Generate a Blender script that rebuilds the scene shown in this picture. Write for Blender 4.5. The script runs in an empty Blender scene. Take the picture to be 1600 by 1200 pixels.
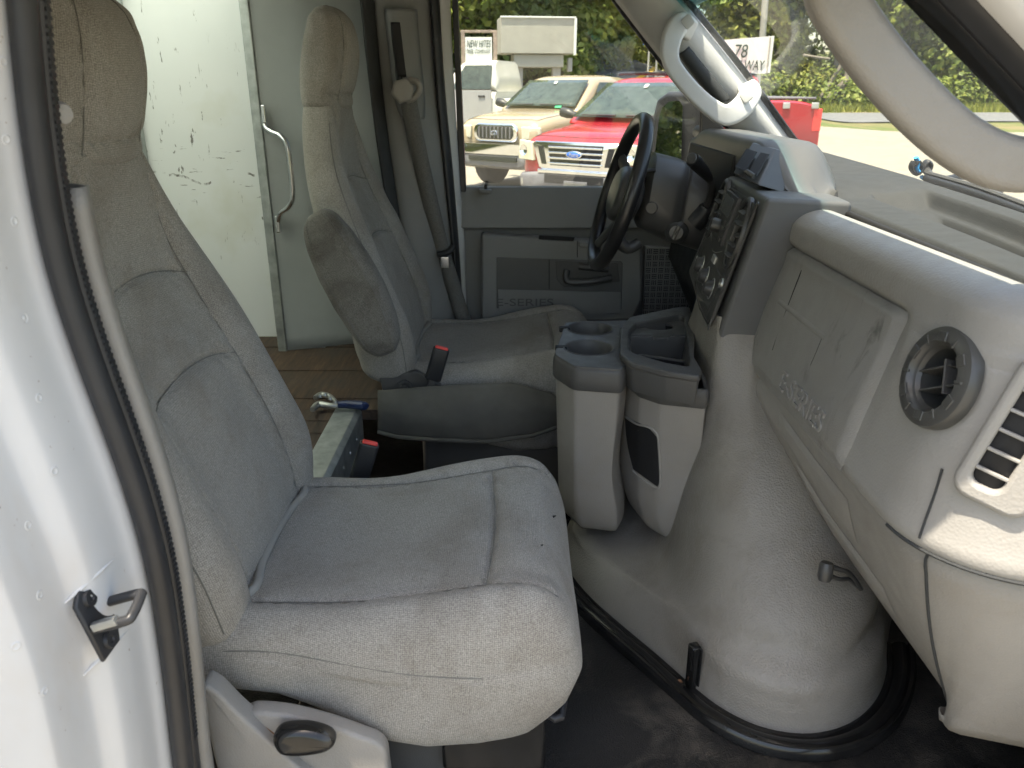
import bpy, bmesh, math, random
import numpy as np
from mathutils import Matrix, Vector
R = math.radians
random.seed(7); rng = np.random.default_rng(7)
sc = bpy.context.scene
COL = sc.collection

# ------------------------------------------------------------ camera, sky, sun
CZ, PIT, F = 1.75, R(21), 1202.0
cam = bpy.data.cameras.new('camera'); camo = bpy.data.objects.new('camera', cam); COL.objects.link(camo)
camo.location = (0, 0, CZ); camo.rotation_euler = (R(90) - PIT, 0, 0)
cam.sensor_width = 36; cam.lens = F / 1600 * 36; cam.clip_start = .02; cam.clip_end = 2000
cam.dof.use_dof = True; cam.dof.focus_distance = 1.75; cam.dof.aperture_fstop = 9
sc.camera = camo
SUN_EL, SUN_AZ = R(75), R(-130)          # azimuth from +x (front of the van), negative towards the open door
w = bpy.data.worlds.new('World'); sc.world = w; w.use_nodes = True
nt = w.node_tree; sky = nt.nodes.new('ShaderNodeTexSky'); sky.sky_type = 'NISHITA'; sky.sun_disc = False
sky.sun_elevation = SUN_EL; sky.sun_rotation = R(90) - SUN_AZ; sky.air_density = 1.2; sky.dust_density = 2.5
bg = nt.nodes['Background']; bg.inputs[1].default_value = .15
nt.links.new(sky.outputs[0], bg.inputs[0])
sl = bpy.data.lights.new('sun', 'SUN'); sl.energy = 4.6; sl.angle = R(.5); sl.color = (1, .95, .86)
so = bpy.data.objects.new('sun', sl); COL.objects.link(so)
sd = Vector((math.cos(SUN_EL) * math.cos(SUN_AZ), math.cos(SUN_EL) * math.sin(SUN_AZ), math.sin(SUN_EL)))
so.rotation_euler = sd.to_track_quat('Z', 'Y').to_euler(); so.location = (5, -3, 12)
sc.view_settings.view_transform = 'Standard'; sc.view_settings.look = 'None'
sc.view_settings.gamma = 1; sc.view_settings.use_curve_mapping = False
sc.view_settings.exposure = 1.52
sc.view_settings.use_white_balance = True; sc.view_settings.white_balance_temperature = 7300
sc.cycles.use_denoising = True
sc.cycles.max_bounces = 7; sc.cycles.diffuse_bounces = 4; sc.cycles.glossy_bounces = 3
sc.cycles.use_adaptive_sampling = True; sc.cycles.adaptive_threshold = .03
sc.cycles.transparent_max_bounces = 16; sc.cycles.sample_clamp_indirect = 8
sc.cycles.caustics_reflective = False; sc.cycles.caustics_refractive = False

# ------------------------------------------------------------ helpers
def A(px, py, Y):                       # the point at lateral distance Y seen at a pixel of the photograph
    u = (px - 800) / F; v = (600 - py) / F
    d = (u, math.cos(PIT) + v * math.sin(PIT), -math.sin(PIT) + v * math.cos(PIT))
    t = Y / d[1]
    return Vector((d[0] * t, Y, CZ + d[2] * t))
def AZ(px, py, Z):
    u = (px - 800) / F; v = (600 - py) / F
    d = (u, math.cos(PIT) + v * math.sin(PIT), -math.sin(PIT) + v * math.cos(PIT))
    t = (Z - CZ) / d[2]
    return Vector((d[0] * t, d[1] * t, Z))
def AX(px, py, X):
    u = (px - 800) / F; v = (600 - py) / F
    d = (u, math.cos(PIT) + v * math.sin(PIT), -math.sin(PIT) + v * math.cos(PIT))
    t = X / d[0]
    return Vector((X, d[1] * t, CZ + d[2] * t))
def sstep(a, b, x):
    t = np.clip((x - a) / (b - a), 0, 1); return t * t * (3 - 2 * t)
def thing(name, label, cat, loc=(0, 0, 0), group=None):
    o = bpy.data.objects.new(name, None); COL.objects.link(o); o.location = loc; o.empty_display_size = .1
    o['label'] = label; o['category'] = cat
    if group: o['group'] = group
    return o
def tag(o, label, cat, group=None):
    o['label'] = label; o['category'] = cat
    if group: o['group'] = group
    return o
def mk(name, V, Fc, mat, parent=None, smooth=40, uv=None, bevel=0, seg=3, subs=0, solid=0, weld=0):
    me = bpy.data.meshes.new(name)
    me.from_pydata([tuple(map(float, p)) for p in V], [], [tuple(map(int, f)) for f in Fc])
    if uv is not None:
        l = me.uv_layers.new(name='UVMap'); vi = np.zeros(len(me.loops), dtype=np.int32)
        me.loops.foreach_get('vertex_index', vi)
        l.data.foreach_set('uv', np.asarray(uv, dtype=np.float32)[vi].ravel())
    if weld:
        bm = bmesh.new(); bm.from_mesh(me); bmesh.ops.remove_doubles(bm, verts=bm.verts, dist=weld)
        bmesh.ops.recalc_face_normals(bm, faces=bm.faces); bm.to_mesh(me); bm.free()
    return fin(name, me, mat, parent, smooth, bevel, seg, subs, solid)
def fin(name, me, mat, parent=None, smooth=40, bevel=0, seg=3, subs=0, solid=0):
    me.materials.append(mat)
    if smooth:
        me.polygons.foreach_set('use_smooth', [True] * len(me.polygons))
        if not bevel and smooth < 180: me.set_sharp_from_angle(angle=R(smooth))
    o = bpy.data.objects.new(name, me); COL.objects.link(o)
    if solid:
        m = o.modifiers.new('s', 'SOLIDIFY'); m.thickness = solid; m.offset = -1
    if bevel:
        m = o.modifiers.new('b', 'BEVEL'); m.width = bevel; m.segments = seg; m.limit_method = 'ANGLE'; m.angle_limit = R(35)
        m = o.modifiers.new('w', 'WEIGHTED_NORMAL')
    if subs:
        m = o.modifiers.new('u', 'SUBSURF'); m.levels = subs; m.render_levels = subs
    if parent:
        o.parent = parent
        if parent.type == 'EMPTY': o.matrix_parent_inverse = Matrix.Translation(-parent.location)
    return o
def boxv(c, s, rot=None):
    V = [Vector((x * s[0] / 2, y * s[1] / 2, z * s[2] / 2)) for x in (-1, 1) for y in (-1, 1) for z in (-1, 1)]
    if rot is not None: V = [rot @ v for v in V]
    V = [v + Vector(c) for v in V]
    return V, [(0, 1, 3, 2), (4, 6, 7, 5), (0, 4, 5, 1), (2, 3, 7, 6), (0, 2, 6, 4), (1, 5, 7, 3)]
def box(name, c, s, mat, parent=None, bevel=.004, rot=None, seg=3):
    V, Fc = boxv(c, s, rot); return mk(name, V, Fc, mat, parent, bevel=bevel, seg=seg)
def merge(parts):
    V, Fc = [], []
    for v, f in parts:
        n = len(V); V += list(v); Fc += [tuple(i + n for i in q) for q in f]
    return V, Fc
def prism(name, poly, d, mat, parent=None, bevel=.003, seg=3, smooth=40):  # planar 3D polygon pushed along d
    n = len(poly); d = Vector(d); P = [Vector(p) for p in poly]
    V = P + [p + d for p in P]
    Fc = [tuple(range(n)), tuple(range(2 * n - 1, n - 1, -1))] + [(i, i + n, (i + 1) % n + n, (i + 1) % n) for i in range(n)]
    me = bpy.data.meshes.new(name); me.from_pydata(V, [], Fc)
    bm = bmesh.new(); bm.from_mesh(me); bmesh.ops.recalc_face_normals(bm, faces=bm.faces); bm.to_mesh(me); bm.free()
    return fin(name, me, mat, parent, smooth, bevel, seg)
def cr(pts, n=8, closed=False):          # Catmull-Rom
    P = [Vector(p) for p in pts]; N = len(P); out = []
    rngs = range(N) if closed else range(N - 1)
    for i in rngs:
        g = (lambda k: P[k % N]) if closed else (lambda k: P[min(max(k, 0), N - 1)])
        a, b, c, d = g(i - 1), g(i), g(i + 1), g(i + 2)
        for k in range(n):
            t = k / n
            out.append(.5 * ((2 * b) + (c - a) * t + (2 * a - 5 * b + 4 * c - d) * t * t + (3 * b - a - 3 * c + d) * t ** 3))
    if not closed: out.append(P[-1])
    return out
def frames(P, closed=False, up=None):
    n = len(P); fr = []
    prev = None
    for i in range(n):
        a = P[i - 1] if (i or closed) else P[0]; b = P[(i + 1) % n] if (i < n - 1 or closed) else P[-1]
        t = (b - a).normalized()
        if up is not None: s = t.cross(Vector(up)).normalized()
        elif prev is None:
            s = t.cross(Vector((0, 0, 1)));
            if s.length < .1: s = t.cross(Vector((0, 1, 0)))
            s.normalize()
        else: s = (prev - t * prev.dot(t)).normalized()
        prev = s; fr.append((t, s, s.cross(t)))
    return fr
def sweepv(P, prof, closed=False, up=None, scale=None, caps=True):
    fr = frames(P, closed, up); V = []; m = len(prof)
    for i, (p, (t, s, u)) in enumerate(zip(P, fr)):
        k = scale[i] if scale is not None else 1
        V += [p + s * a * k + u * b * k for a, b in prof]
    n = len(P); Fc = []
    for i in range(n if closed else n - 1):
        for j in range(m):
            a = i * m + j; b = i * m + (j + 1) % m; c = ((i + 1) % n) * m + (j + 1) % m; d = ((i + 1) % n) * m + j
            Fc.append((a, d, c, b))
    if not closed and caps: Fc += [tuple(range(m)), tuple(range(n * m - 1, n * m - m - 1, -1))]
    return V, Fc
def circ(r, n=10, ry=None):
    ry = ry or r
    return [(r * math.cos(2 * math.pi * i / n), ry * math.sin(2 * math.pi * i / n)) for i in range(n)]
def tube(name, pts, r, mat, parent=None, n=10, sm=8, closed=False, ry=None, up=None, scale=None):
    P = cr(pts, sm, closed) if sm else [Vector(p) for p in pts]
    if scale is not None and sm:
        scale = np.interp(np.linspace(0, 1, len(P)), np.linspace(0, 1, len(scale)), scale)
    V, Fc = sweepv(P, circ(r, n, ry), closed, up, scale)
    return mk(name, V, Fc, mat, parent, 50)
def grid(G, closed=False):               # G[i][j] points -> verts, faces, uv in metres
    G = np.asarray(G, float); n, m = G.shape[:2]
    du = np.zeros((n, m)); dv = np.zeros((n, m))
    du[:, 1:] = np.cumsum(np.linalg.norm(np.diff(G, axis=1), axis=2), 1)
    dv[1:] = np.cumsum(np.linalg.norm(np.diff(G, axis=0), axis=2), 0)
    du -= du[:, m // 2:m // 2 + 1]
    V = G.reshape(-1, 3); Fc = []
    mm = m if closed else m - 1
    for i in range(n - 1):
        for j in range(mm):
            Fc.append((i * m + j, i * m + (j + 1) % m, (i + 1) * m + (j + 1) % m, (i + 1) * m + j))
    return V, Fc, np.stack([du, dv], -1).reshape(-1, 2)
def surf(name, G, mat, parent=None, closed=False, caps=False, smooth=60, solid=0, subs=0):
    V, Fc, uv = grid(G, closed); n, m = np.asarray(G).shape[:2]
    if caps: Fc = Fc + [tuple(range(m - 1, -1, -1)), tuple(range((n - 1) * m, n * m))]
    me = bpy.data.meshes.new(name); me.from_pydata(V.tolist(), [], Fc)
    l = me.uv_layers.new(name='UVMap'); vi = np.zeros(len(me.loops), dtype=np.int32)
    me.loops.foreach_get('vertex_index', vi); l.data.foreach_set('uv', uv.astype(np.float32)[vi].ravel())
    bm = bmesh.new(); bm.from_mesh(me); bmesh.ops.recalc_face_normals(bm, faces=bm.faces); bm.to_mesh(me); bm.free()
    return fin(name, me, mat, parent, smooth, solid=solid, subs=subs)
def lathev(prof, n=32, M=None):          # prof: (r, z)
    V = []; m = len(prof)
    for i in range(n):
        a = 2 * math.pi * i / n
        V += [Vector((r * math.cos(a), r * math.sin(a), z)) for r, z in prof]
    if M is not None: V = [M @ v for v in V]
    Fc = [(i * m + j, ((i + 1) % n) * m + j, ((i + 1) % n) * m + j + 1, i * m + j + 1) for i in range(n) for j in range(m - 1)]
    return V, Fc
def lathe(name, prof, M, mat, parent=None, n=32, smooth=40):
    V, Fc = lathev(prof, n, M); return mk(name, V, Fc, mat, parent, smooth, weld=1e-5)
def axisM(c, z, x=None):                 # matrix whose local z looks along z
    z = Vector(z).normalized(); x = Vector(x) if x is not None else (Vector((0, 0, 1)) if abs(z.z) < .9 else Vector((1, 0, 0)))
    y = z.cross(x).normalized(); x = y.cross(z)
    M = Matrix((x, y, z)).transposed().to_4x4(); M.translation = Vector(c); return M
def inset(poly, d):                      # scale-like inset of a 2D outline
    P = np.asarray(poly, float); n = len(P); c = P.mean(0); out = []
    area = .5 * np.sum(P[:, 0] * np.roll(P[:, 1], -1) - np.roll(P[:, 0], -1) * P[:, 1]); sg = 1 if area > 0 else -1
    for i in range(n):
        e1 = P[i] - P[i - 1]; e2 = P[(i + 1) % n] - P[i]
        n1 = np.array([-e1[1], e1[0]]) * sg / (np.linalg.norm(e1) + 1e-9); n2 = np.array([-e2[1], e2[0]]) * sg / (np.linalg.norm(e2) + 1e-9)
        b = n1 + n2; b /= (np.linalg.norm(b) + 1e-9)
        out.append(P[i] + b * d / max(.5, b.dot(n1)))
    return np.asarray(out)
def pillow(name, poly, t, r, M, mat, parent=None, steps=5, crown=0, smooth=60):  # rounded slab from 2D outline, thickness t along local z
    rings = []
    for k in range(steps + 1):
        a = math.pi / 2 * k / steps; rings.append((r * (1 - math.sin(a)), -t / 2 + r * (1 - math.cos(a)) if 0 else -t / 2 + r - r * math.cos(a)))
    rings = [(r * (1 - math.sin(math.pi / 2 * k / steps)), -t / 2 + r * (1 - math.cos(math.pi / 2 * k / steps))) for k in range(steps + 1)]
    rings += [(d, -z) for d, z in reversed(rings)]
    G = []
    for d, z in rings:
        Q = inset(poly, d); G.append([M @ Vector((q[0], q[1], z)) for q in Q])
    c = M @ Vector((*np.mean(poly, 0), t / 2 + crown)); c0 = M @ Vector((*np.mean(poly, 0), -t / 2 - crown))
    V, Fc, uv = grid(G, True); n = len(poly); V = list(map(Vector, V)); L = len(V)
    V += [c0, c]; Fc += [(j, (j + 1) % n, L) for j in range(n)] + [(L - 2 * 0 - n + j, L - n + (j + 1) % n, L + 1) for j in range(n)]
    return mk(name, V, Fc, mat, parent, smooth, weld=1e-6)
def rrect(w, h, r, n=5, cx=0, cy=0):
    out = []
    for sx, sy, a0 in ((1, 1, 0), (-1, 1, 90), (-1, -1, 180), (1, -1, 270)):
        for k in range(n + 1):
            a = R(a0 + 90 * k / n); out.append((cx + sx * (w / 2 - r) + r * math.cos(a), cy + sy * (h / 2 - r) + r * math.sin(a)))
    return out
def plate(name, outer, holes, t, M, mat, parent=None, bevel=.0):   # 2D outline with holes, extruded
    cu = bpy.data.curves.new(name, 'CURVE'); cu.dimensions = '2D'; cu.fill_mode = 'BOTH'
    for poly in [outer] + list(holes):
        s = cu.splines.new('POLY'); s.points.add(len(poly) - 1); s.use_cyclic_u = True
        for p, q in zip(s.points, poly): p.co = (q[0], q[1], 0, 1)
    cu.extrude = max(t / 2 - bevel, 0); cu.bevel_depth = bevel; cu.bevel_resolution = 2; cu.offset = -bevel
    o = bpy.data.objects.new('tmp', cu); COL.objects.link(o)
    dg = bpy.context.evaluated_depsgraph_get(); me = bpy.data.meshes.new_from_object(o.evaluated_get(dg))
    bpy.data.objects.remove(o); bpy.data.curves.remove(cu); me.materials.clear()
    me.transform(M); me.name = name
    return fin(name, me, mat, parent, 35)
def text(name, body, size, M, mat, parent=None, ext=.002, sx=1, shear=0, bevel=0, offset=0):
    cu = bpy.data.curves.new(name, 'FONT'); cu.body = body; cu.size = size; cu.align_x = 'CENTER'; cu.align_y = 'CENTER'
    cu.extrude = ext; cu.shear = shear; cu.bevel_depth = bevel; cu.offset = offset
    o = bpy.data.objects.new('tmp', cu); COL.objects.link(o)
    dg = bpy.context.evaluated_depsgraph_get(); me = bpy.data.meshes.new_from_object(o.evaluated_get(dg))
    bpy.data.objects.remove(o); bpy.data.curves.remove(cu); me.materials.clear()
    me.transform(M @ Matrix.Diagonal((sx, 1, 1, 1))); me.name = name
    return fin(name, me, mat, parent, 30)
def copytree(o, parent=None):
    c = o.copy(); COL.objects.link(c); c.parent = parent
    for ch in o.children: copytree(ch, c)
    return c

# ------------------------------------------------------------ materials
MATS = {}
class NB:
    def __init__(s, name):
        s.m = bpy.data.materials.new(name); s.m.use_nodes = True; s.t = s.m.node_tree
        s.b = s.t.nodes['Principled BSDF']; s.out = s.t.nodes['Material Output']
    def n(s, ty, **k):
        nd = s.t.nodes.new(ty)
        for a, v in k.items():
            if a in nd.inputs: nd.inputs[a].default_value = v
            else: setattr(nd, a, v)
        return nd
    def l(s, a, b): s.t.links.new(a, b)
    def co(s, kind='Object'):
        if not hasattr(s, '_tc'): s._tc = s.n('ShaderNodeTexCoord')
        return s._tc.outputs[kind]
    def noise(s, scale, detail=4, rough=.55, vec=None, stretch=None, dist=0):
        v = vec or s.co()
        if stretch:
            mp = s.n('ShaderNodeMapping'); mp.inputs['Scale'].default_value = stretch; s.l(v, mp.inputs[0]); v = mp.outputs[0]
        nd = s.n('ShaderNodeTexNoise', Scale=scale, Detail=min(detail, 4), Roughness=rough, Distortion=dist); s.l(v, nd.inputs['Vector']); return nd.outputs['Fac']
    def ramp(s, fac, stops):
        r = s.n('ShaderNodeValToRGB'); s.l(fac, r.inputs[0]); e = r.color_ramp.elements
        while len(e) < len(stops): e.new(.5)
        for k, (p, c) in zip(e, stops):
            k.position = p; k.color = (*c, 1) if isinstance(c, tuple) else (c, c, c, 1)
        return r.outputs[0]
    def mix(s, fac, a, b, mode='MIX'):
        m = s.n('ShaderNodeMix', data_type='RGBA', blend_type=mode)
        for sock, v in ((m.inputs[0], fac), (m.inputs[6], a), (m.inputs[7], b)):
            if isinstance(v, (int, float)): sock.default_value = v
            elif isinstance(v, tuple): sock.default_value = (*v, 1)
            else: s.l(v, sock)
        return m.outputs[2]
    def math(s, op, a, b=0, c=0):
        m = s.n('ShaderNodeMath', operation=op)
        for i, v in enumerate((a, b, c)):
            if isinstance(v, (int, float)): m.inputs[i].default_value = v
            else: s.l(v, m.inputs[i])
        return m.outputs[0]
    def bump(s, h, strength=.3, dist=.001, prev=None):
        b = s.n('ShaderNodeBump', Strength=strength, Distance=dist); s.l(h, b.inputs['Height'])
        if prev: s.l(prev, b.inputs['Normal'])
        return b.outputs[0]
    def set(s, **k):
        for a, v in k.items():
            a = a.replace('_', ' ')
            if isinstance(v, tuple): s.b.inputs[a].default_value = (*v, 1)
            elif isinstance(v, (int, float)): s.b.inputs[a].default_value = v
            else: s.l(v, s.b.inputs[a])
        return s
def var(c, k): return tuple(x * k for x in c)
def plain(name, col, rough=.5, metal=0, amt=.12, scale=9, grain=0, gscale=900, **kw):
    b = NB(name); f = b.noise(scale, 3, .6)
    c = b.ramp(f, [(.3, var(col, 1 - amt)), (.7, var(col, 1 + amt))])
    b.set(Base_Color=c, Metallic=metal)
    b.set(Roughness=rough)
    if grain: b.set(Normal=b.bump(b.noise(gscale, 2), grain, .0006))
    for a, v in kw.items(): b.set(**{a: v})
    return b.m
def plastic(name, col, rough=.45, gscale=260, gst=.35, dirt=(.20, .17, .13), damt=.25, scuff=.0):
    b = NB(name); base = b.ramp(b.noise(4, 5, .6), [(.3, var(col, .93)), (.7, var(col, 1.05))])
    d = b.ramp(b.noise(7, 8, .68, dist=.4), [(.50, 0.0), (.72, 1.0)])
    base = b.mix(b.math('MULTIPLY', d, damt), base, dirt)
    sp = b.ramp(b.noise(420, 3, .6), [(.69, 0.0), (.73, 1.0)])
    base = b.mix(b.math('MULTIPLY', sp, .35), base, var(col, .45))
    if scuff:
        s2 = b.ramp(b.noise(26, 9, .75, stretch=(1, 1, .35), dist=.6), [(.54, 0.0), (.68, 1.0)])
        s3 = b.ramp(b.noise(5.5, 3, .5), [(.47, 0.0), (.62, 1.0)])
        base = b.mix(b.math('MULTIPLY', b.math('MULTIPLY', s2, s3), scuff), base, var(col, .38))
    b.set(Base_Color=base, Roughness=b.ramp(b.noise(30, 4), [(.3, rough - .07), (.7, rough + .1)]), Specular_IOR_Level=.42)
    v = b.n('ShaderNodeTexVoronoi', Scale=gscale); v.feature = 'F1'; b.l(b.co(), v.inputs['Vector'])
    b.set(Normal=b.bump(v.outputs['Distance'], gst, .0012))
    return b.m
def fabric(name, col, pitch=.0032, stain=(.155, .128, .10), samt=.40, wst=.5, patch=None):
    b = NB(name); uv = b.co('UV')
    sep = b.n('ShaderNodeSeparateXYZ'); b.l(uv, sep.inputs[0]); k = 2 * math.pi / pitch
    sx = b.math('SINE', b.math('MULTIPLY', b.math('ADD', sep.outputs[0], sep.outputs[1]), k * .5))
    sy = b.math('SINE', b.math('MULTIPLY', b.math('SUBTRACT', sep.outputs[0], sep.outputs[1]), k * .5))
    wv = b.math('MULTIPLY_ADD', b.math('MULTIPLY', sx, sy), .5, .5)
    st = b.ramp(b.noise(5.0, 7, .62, dist=.5), [(.46, 0.0), (.70, 1.0)])
    st2 = b.ramp(b.noise(22, 6, .7), [(.52, 0.0), (.72, 1.0)])
    base = b.ramp(b.noise(3, 4), [(.3, var(col, .94)), (.7, var(col, 1.06))])
    base = b.mix(b.math('MULTIPLY', st, samt), base, stain)
    base = b.mix(b.math('MULTIPLY', st2, samt * .45), base, stain)
    thr = b.ramp(b.noise(430, 2, .6), [(.32, .70), (.68, 1.24)])
    base = b.mix(1.0, base, thr, 'MULTIPLY')
    base = b.mix(1.0, base, b.ramp(wv, [(.0, .74), (.8, 1.1)]), 'MULTIPLY')
    b.set(Base_Color=base, Roughness=.92, Specular_IOR_Level=.15, Sheen_Weight=.12, Sheen_Roughness=.5)
    n1 = b.bump(wv, wst, .0007); b.set(Normal=b.bump(b.noise(60, 3), .10, .004, n1))
    return b.m
def glass(name, tint=(.93, .96, .94), band=None, refl=1.0, haze=.0):
    b = NB(name); t = b.t; t.nodes.remove(b.b)
    tr = b.n('ShaderNodeBsdfTransparent'); gl = b.n('ShaderNodeBsdfGlossy', Roughness=.02); gl.inputs['Color'].default_value = (1, 1, 1, 1)
    if band:
        sep = b.n('ShaderNodeSeparateXYZ'); b.l(b.co(), sep.inputs[0])
        mr = b.n('ShaderNodeMapRange'); mr.inputs[1].default_value = band[0]; mr.inputs[2].default_value = band[1]; b.l(sep.outputs[2], mr.inputs[0])
        b.l(b.mix(mr.outputs[0], tint, band[2]), tr.inputs['Color'])
    else: tr.inputs['Color'].default_value = (*tint, 1)
    fr = b.n('ShaderNodeFresnel', IOR=1.45)
    mx = b.n('ShaderNodeMixShader'); b.l(b.math('MULTIPLY', fr.outputs[0], refl), mx.inputs[0]); b.l(tr.outputs[0], mx.inputs[1]); b.l(gl.outputs[0], mx.inputs[2])
    o = mx.outputs[0]
    if haze:
        df = b.n('ShaderNodeBsdfTranslucent'); df.inputs['Color'].default_value = (.8, .8, .78, 1)
        m2 = b.n('ShaderNodeMixShader'); f = b.ramp(b.noise(6, 6, .7), [(.3, haze * .5), (.75, haze * 1.6)])
        b.l(f, m2.inputs[0]); b.l(o, m2.inputs[1]); b.l(df.outputs[0], m2.inputs[2]); o = m2.outputs[0]
    b.l(o, b.out.inputs[0]); return b.m
SEAT = (.312, .298, .272)
M = {}
M['seat'] = fabric('seat_fabric', SEAT)
M['seatline'] = plain('seam_thread', (.15, .148, .135), .9)
M['piping'] = plain('seat_piping', (.27, .265, .245), .95, grain=.6, gscale=500)
M['arm'] = fabric('armrest_fabric', (.19, .185, .17), samt=.8, stain=(.07, .062, .05))
M['carpet'] = plain('skirt_carpet', (.12, .115, .10), .97, grain=1.0, gscale=700, amt=.2)
M['lite'] = plastic('light_grey_plastic', (.285, .272, .252), .42, 330, .30)
M['lite2'] = plastic('light_grey_plastic_grained', (.295, .287, .270), .42, 240, .28, damt=.12)
M['bin'] = plastic('console_bin_plastic', (.25, .235, .215), .45, 380, .3, damt=.2)
M['glove'] = plastic('scuffed_grey_plastic', (.255, .248, .235), .5, 420, .3, scuff=.95, damt=.15)
M['dog'] = plastic('engine_cover_plastic', (.235, .218, .192), .38, 260, .75, dirt=(.14, .12, .095), damt=.5)
M['dash'] = plastic('charcoal_dash_plastic', (.046, .049, .051), .68, 500, .45, dirt=(.09, .085, .075), damt=.15); M['dash'].node_tree.nodes['Principled BSDF'].inputs['Specular IOR Level'].default_value = .2
M['dark'] = plastic('dark_grey_plastic', (.075, .074, .072), .42, 520, .3, dirt=(.1, .09, .08), damt=.12)
M['bezel'] = plain('satin_black_bezel', (.060, .060, .057), .32, amt=.1)
M['doorp'] = plastic('door_panel_plastic', (.205, .208, .205), .5, 420, .3, damt=.12)
M['doord'] = plastic('door_panel_dark', (.10, .101, .098), .5, 420, .3, damt=.1)
M['liner'] = plain('light_headliner', (.60, .60, .58), .95)
M['pillar'] = plastic('pillar_trim_grey', (.57, .575, .57), .5, 420, .25, damt=.1)
M['black'] = plain('black_rubber', (.022, .023, .026), .45, amt=.25, grain=.15, gscale=300)
M['gloss'] = plain('glossy_black_rubber', (.012, .012, .012), .16, amt=.3, scale=20)
M['hole'] = plain('black_cavity', (.008, .008, .009), .7)  # near-black; also colours in the shade of recesses built without depth
M['mat'] = plastic('black_floor_mat', (.017, .0165, .016), .40, 300, .9, dirt=(.085, .075, .062), damt=.8)
M['chrome'] = plain('chrome', (.75, .76, .77), .12, 1, amt=.05)
M['steel'] = plain('worn_steel', (.45, .46, .45), .42, .9, amt=.25, scale=30)
M['galv'] = plain('galvanised_sill', (.42, .45, .44), .5, .75, amt=.25, scale=24)
M['rust'] = plain('rust', (.20, .10, .05), .9, amt=.4, scale=60)
M['red'] = plain('red_button', (.75, .06, .05), .35)
M['navy'] = plain('navy_grip', (.015, .03, .09), .35)
M['blue'] = plain('blue_tape', (.05, .42, .85), .35)
M['web'] = fabric('belt_webbing', (.16, .16, .15), pitch=.002, samt=.2)
def white_paint():
    b = NB('white_jamb_paint'); base = b.ramp(b.noise(3, 4), [(.3, (.60, .605, .615)), (.7, (.68, .68, .68))])
    d = b.ramp(b.noise(9, 7, .7, stretch=(1, 1, .4)), [(.52, 0.0), (.75, 1.0)])
    base = b.mix(b.math('MULTIPLY', d, .22), base, (.52, .42, .32))
    sp = b.ramp(b.noise(70, 3, .6), [(.70, 0.0), (.73, 1.0)])
    base = b.mix(b.math('MULTIPLY', sp, .7), base, (.22, .13, .08))
    b.set(Base_Color=base, Roughness=.28, Coat_Weight=.3); b.set(Normal=b.bump(b.noise(14, 3), .12, .004)); return b.m
M['white'] = white_paint()
def scratched():
    b = NB('scratched_white_panel'); base = b.ramp(b.noise(2.5, 5), [(.3, (.74, .775, .775)), (.7, (.81, .835, .83))])
    yel = b.ramp(b.noise(4, 5, .6), [(.55, 0.0), (.75, 1.0)]); base = b.mix(b.math('MULTIPLY', yel, .35), base, (.62, .62, .48))
    sep = b.n('ShaderNodeSeparateXYZ'); b.l(b.co(), sep.inputs[0])
    def scr(scale, stretch, lo, hi, z0, zw, seed):
        mp = b.n('ShaderNodeMapping'); mp.inputs['Location'].default_value = (seed, seed * 2, seed); mp.inputs['Scale'].default_value = stretch; b.l(b.co(), mp.inputs[0])
        f = b.noise(scale, 6, .7, vec=mp.outputs[0], dist=.3); f = b.ramp(f, [(lo, 0.0), (hi, 1.0)])
        m = b.math('SUBTRACT', 1.0, b.math('MULTIPLY', b.math('ABSOLUTE', b.math('SUBTRACT', sep.outputs[2], z0)), 1 / zw)); m = b.math('MAXIMUM', m, 0)
        return b.math('MULTIPLY', f, b.math('MINIMUM', b.math('MULTIPLY', m, 2.2), 1))
    dk = scr(26, (1, 1, .45), .655, .69, 1.55, .36, 3)
    dk = b.math('MAXIMUM', dk, scr(30, (.28, 1, 1.6), .64, .67, 1.50, .10, 9))
    dk = b.math('MAXIMUM', dk, scr(60, (1, 1, .16), .67, .70, 1.65, .5, 5))
    wob = b.noise(5, 4, .6, stretch=(1, 1, .05)); brk = b.ramp(b.noise(16, 4, .7, stretch=(1, 1, .3)), [(.46, 0.0), (.54, 1.0)])
    ln = b.math('ABSOLUTE', b.math('SUBTRACT', sep.outputs[2], b.math('MULTIPLY_ADD', wob, .16, 1.41)))
    ln = b.math('MULTIPLY', b.math('LESS_THAN', ln, .0035), brk); dk = b.math('MAXIMUM', dk, ln)
    base = b.mix(b.math('MULTIPLY', dk, .85), base, (.09, .085, .07))
    b.set(Base_Color=base, Roughness=.4); b.set(Normal=b.bump(b.noise(6, 3), .1, .01)); return b.m
M['panel'] = scratched()
M['bulk'] = plastic('grey_bulkhead_plastic', (.40, .43, .43), .5, 300, .15, damt=.1)
def wood():
    b = NB('worn_wood_floor'); f = b.noise(14, 8, .65, stretch=(6, .5, 6)); base = b.ramp(f, [(.3, (.035, .023, .016)), (.6, (.085, .052, .032)), (.8, (.14, .095, .058))])
    d = b.ramp(b.noise(6, 6), [(.45, 0.0), (.7, 1.0)]); base = b.mix(b.math('MULTIPLY', d, .6), base, (.05, .045, .04))
    b.set(Base_Color=base, Roughness=.8); b.set(Normal=b.bump(f, .4, .002)); return b.m
M['wood'] = wood()
def ribbed():                             # fine ribbed grain of the dash centre
    b = NB('ribbed_charcoal'); wv = b.n('ShaderNodeTexWave', Scale=330, Distortion=0); wv.bands_direction = 'Z'; b.l(b.co(), wv.inputs['Vector'])
    base = b.ramp(b.noise(6, 5), [(.3, (.085, .086, .086)), (.7, (.105, .106, .105))])
    b.set(Base_Color=base, Roughness=.45, Normal=b.bump(wv.outputs['Fac'], .25, .0008)); return b.m
M['ribbed'] = ribbed()
M['glass'] = glass('window_glass', (.95, .97, .95), haze=.003)
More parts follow.
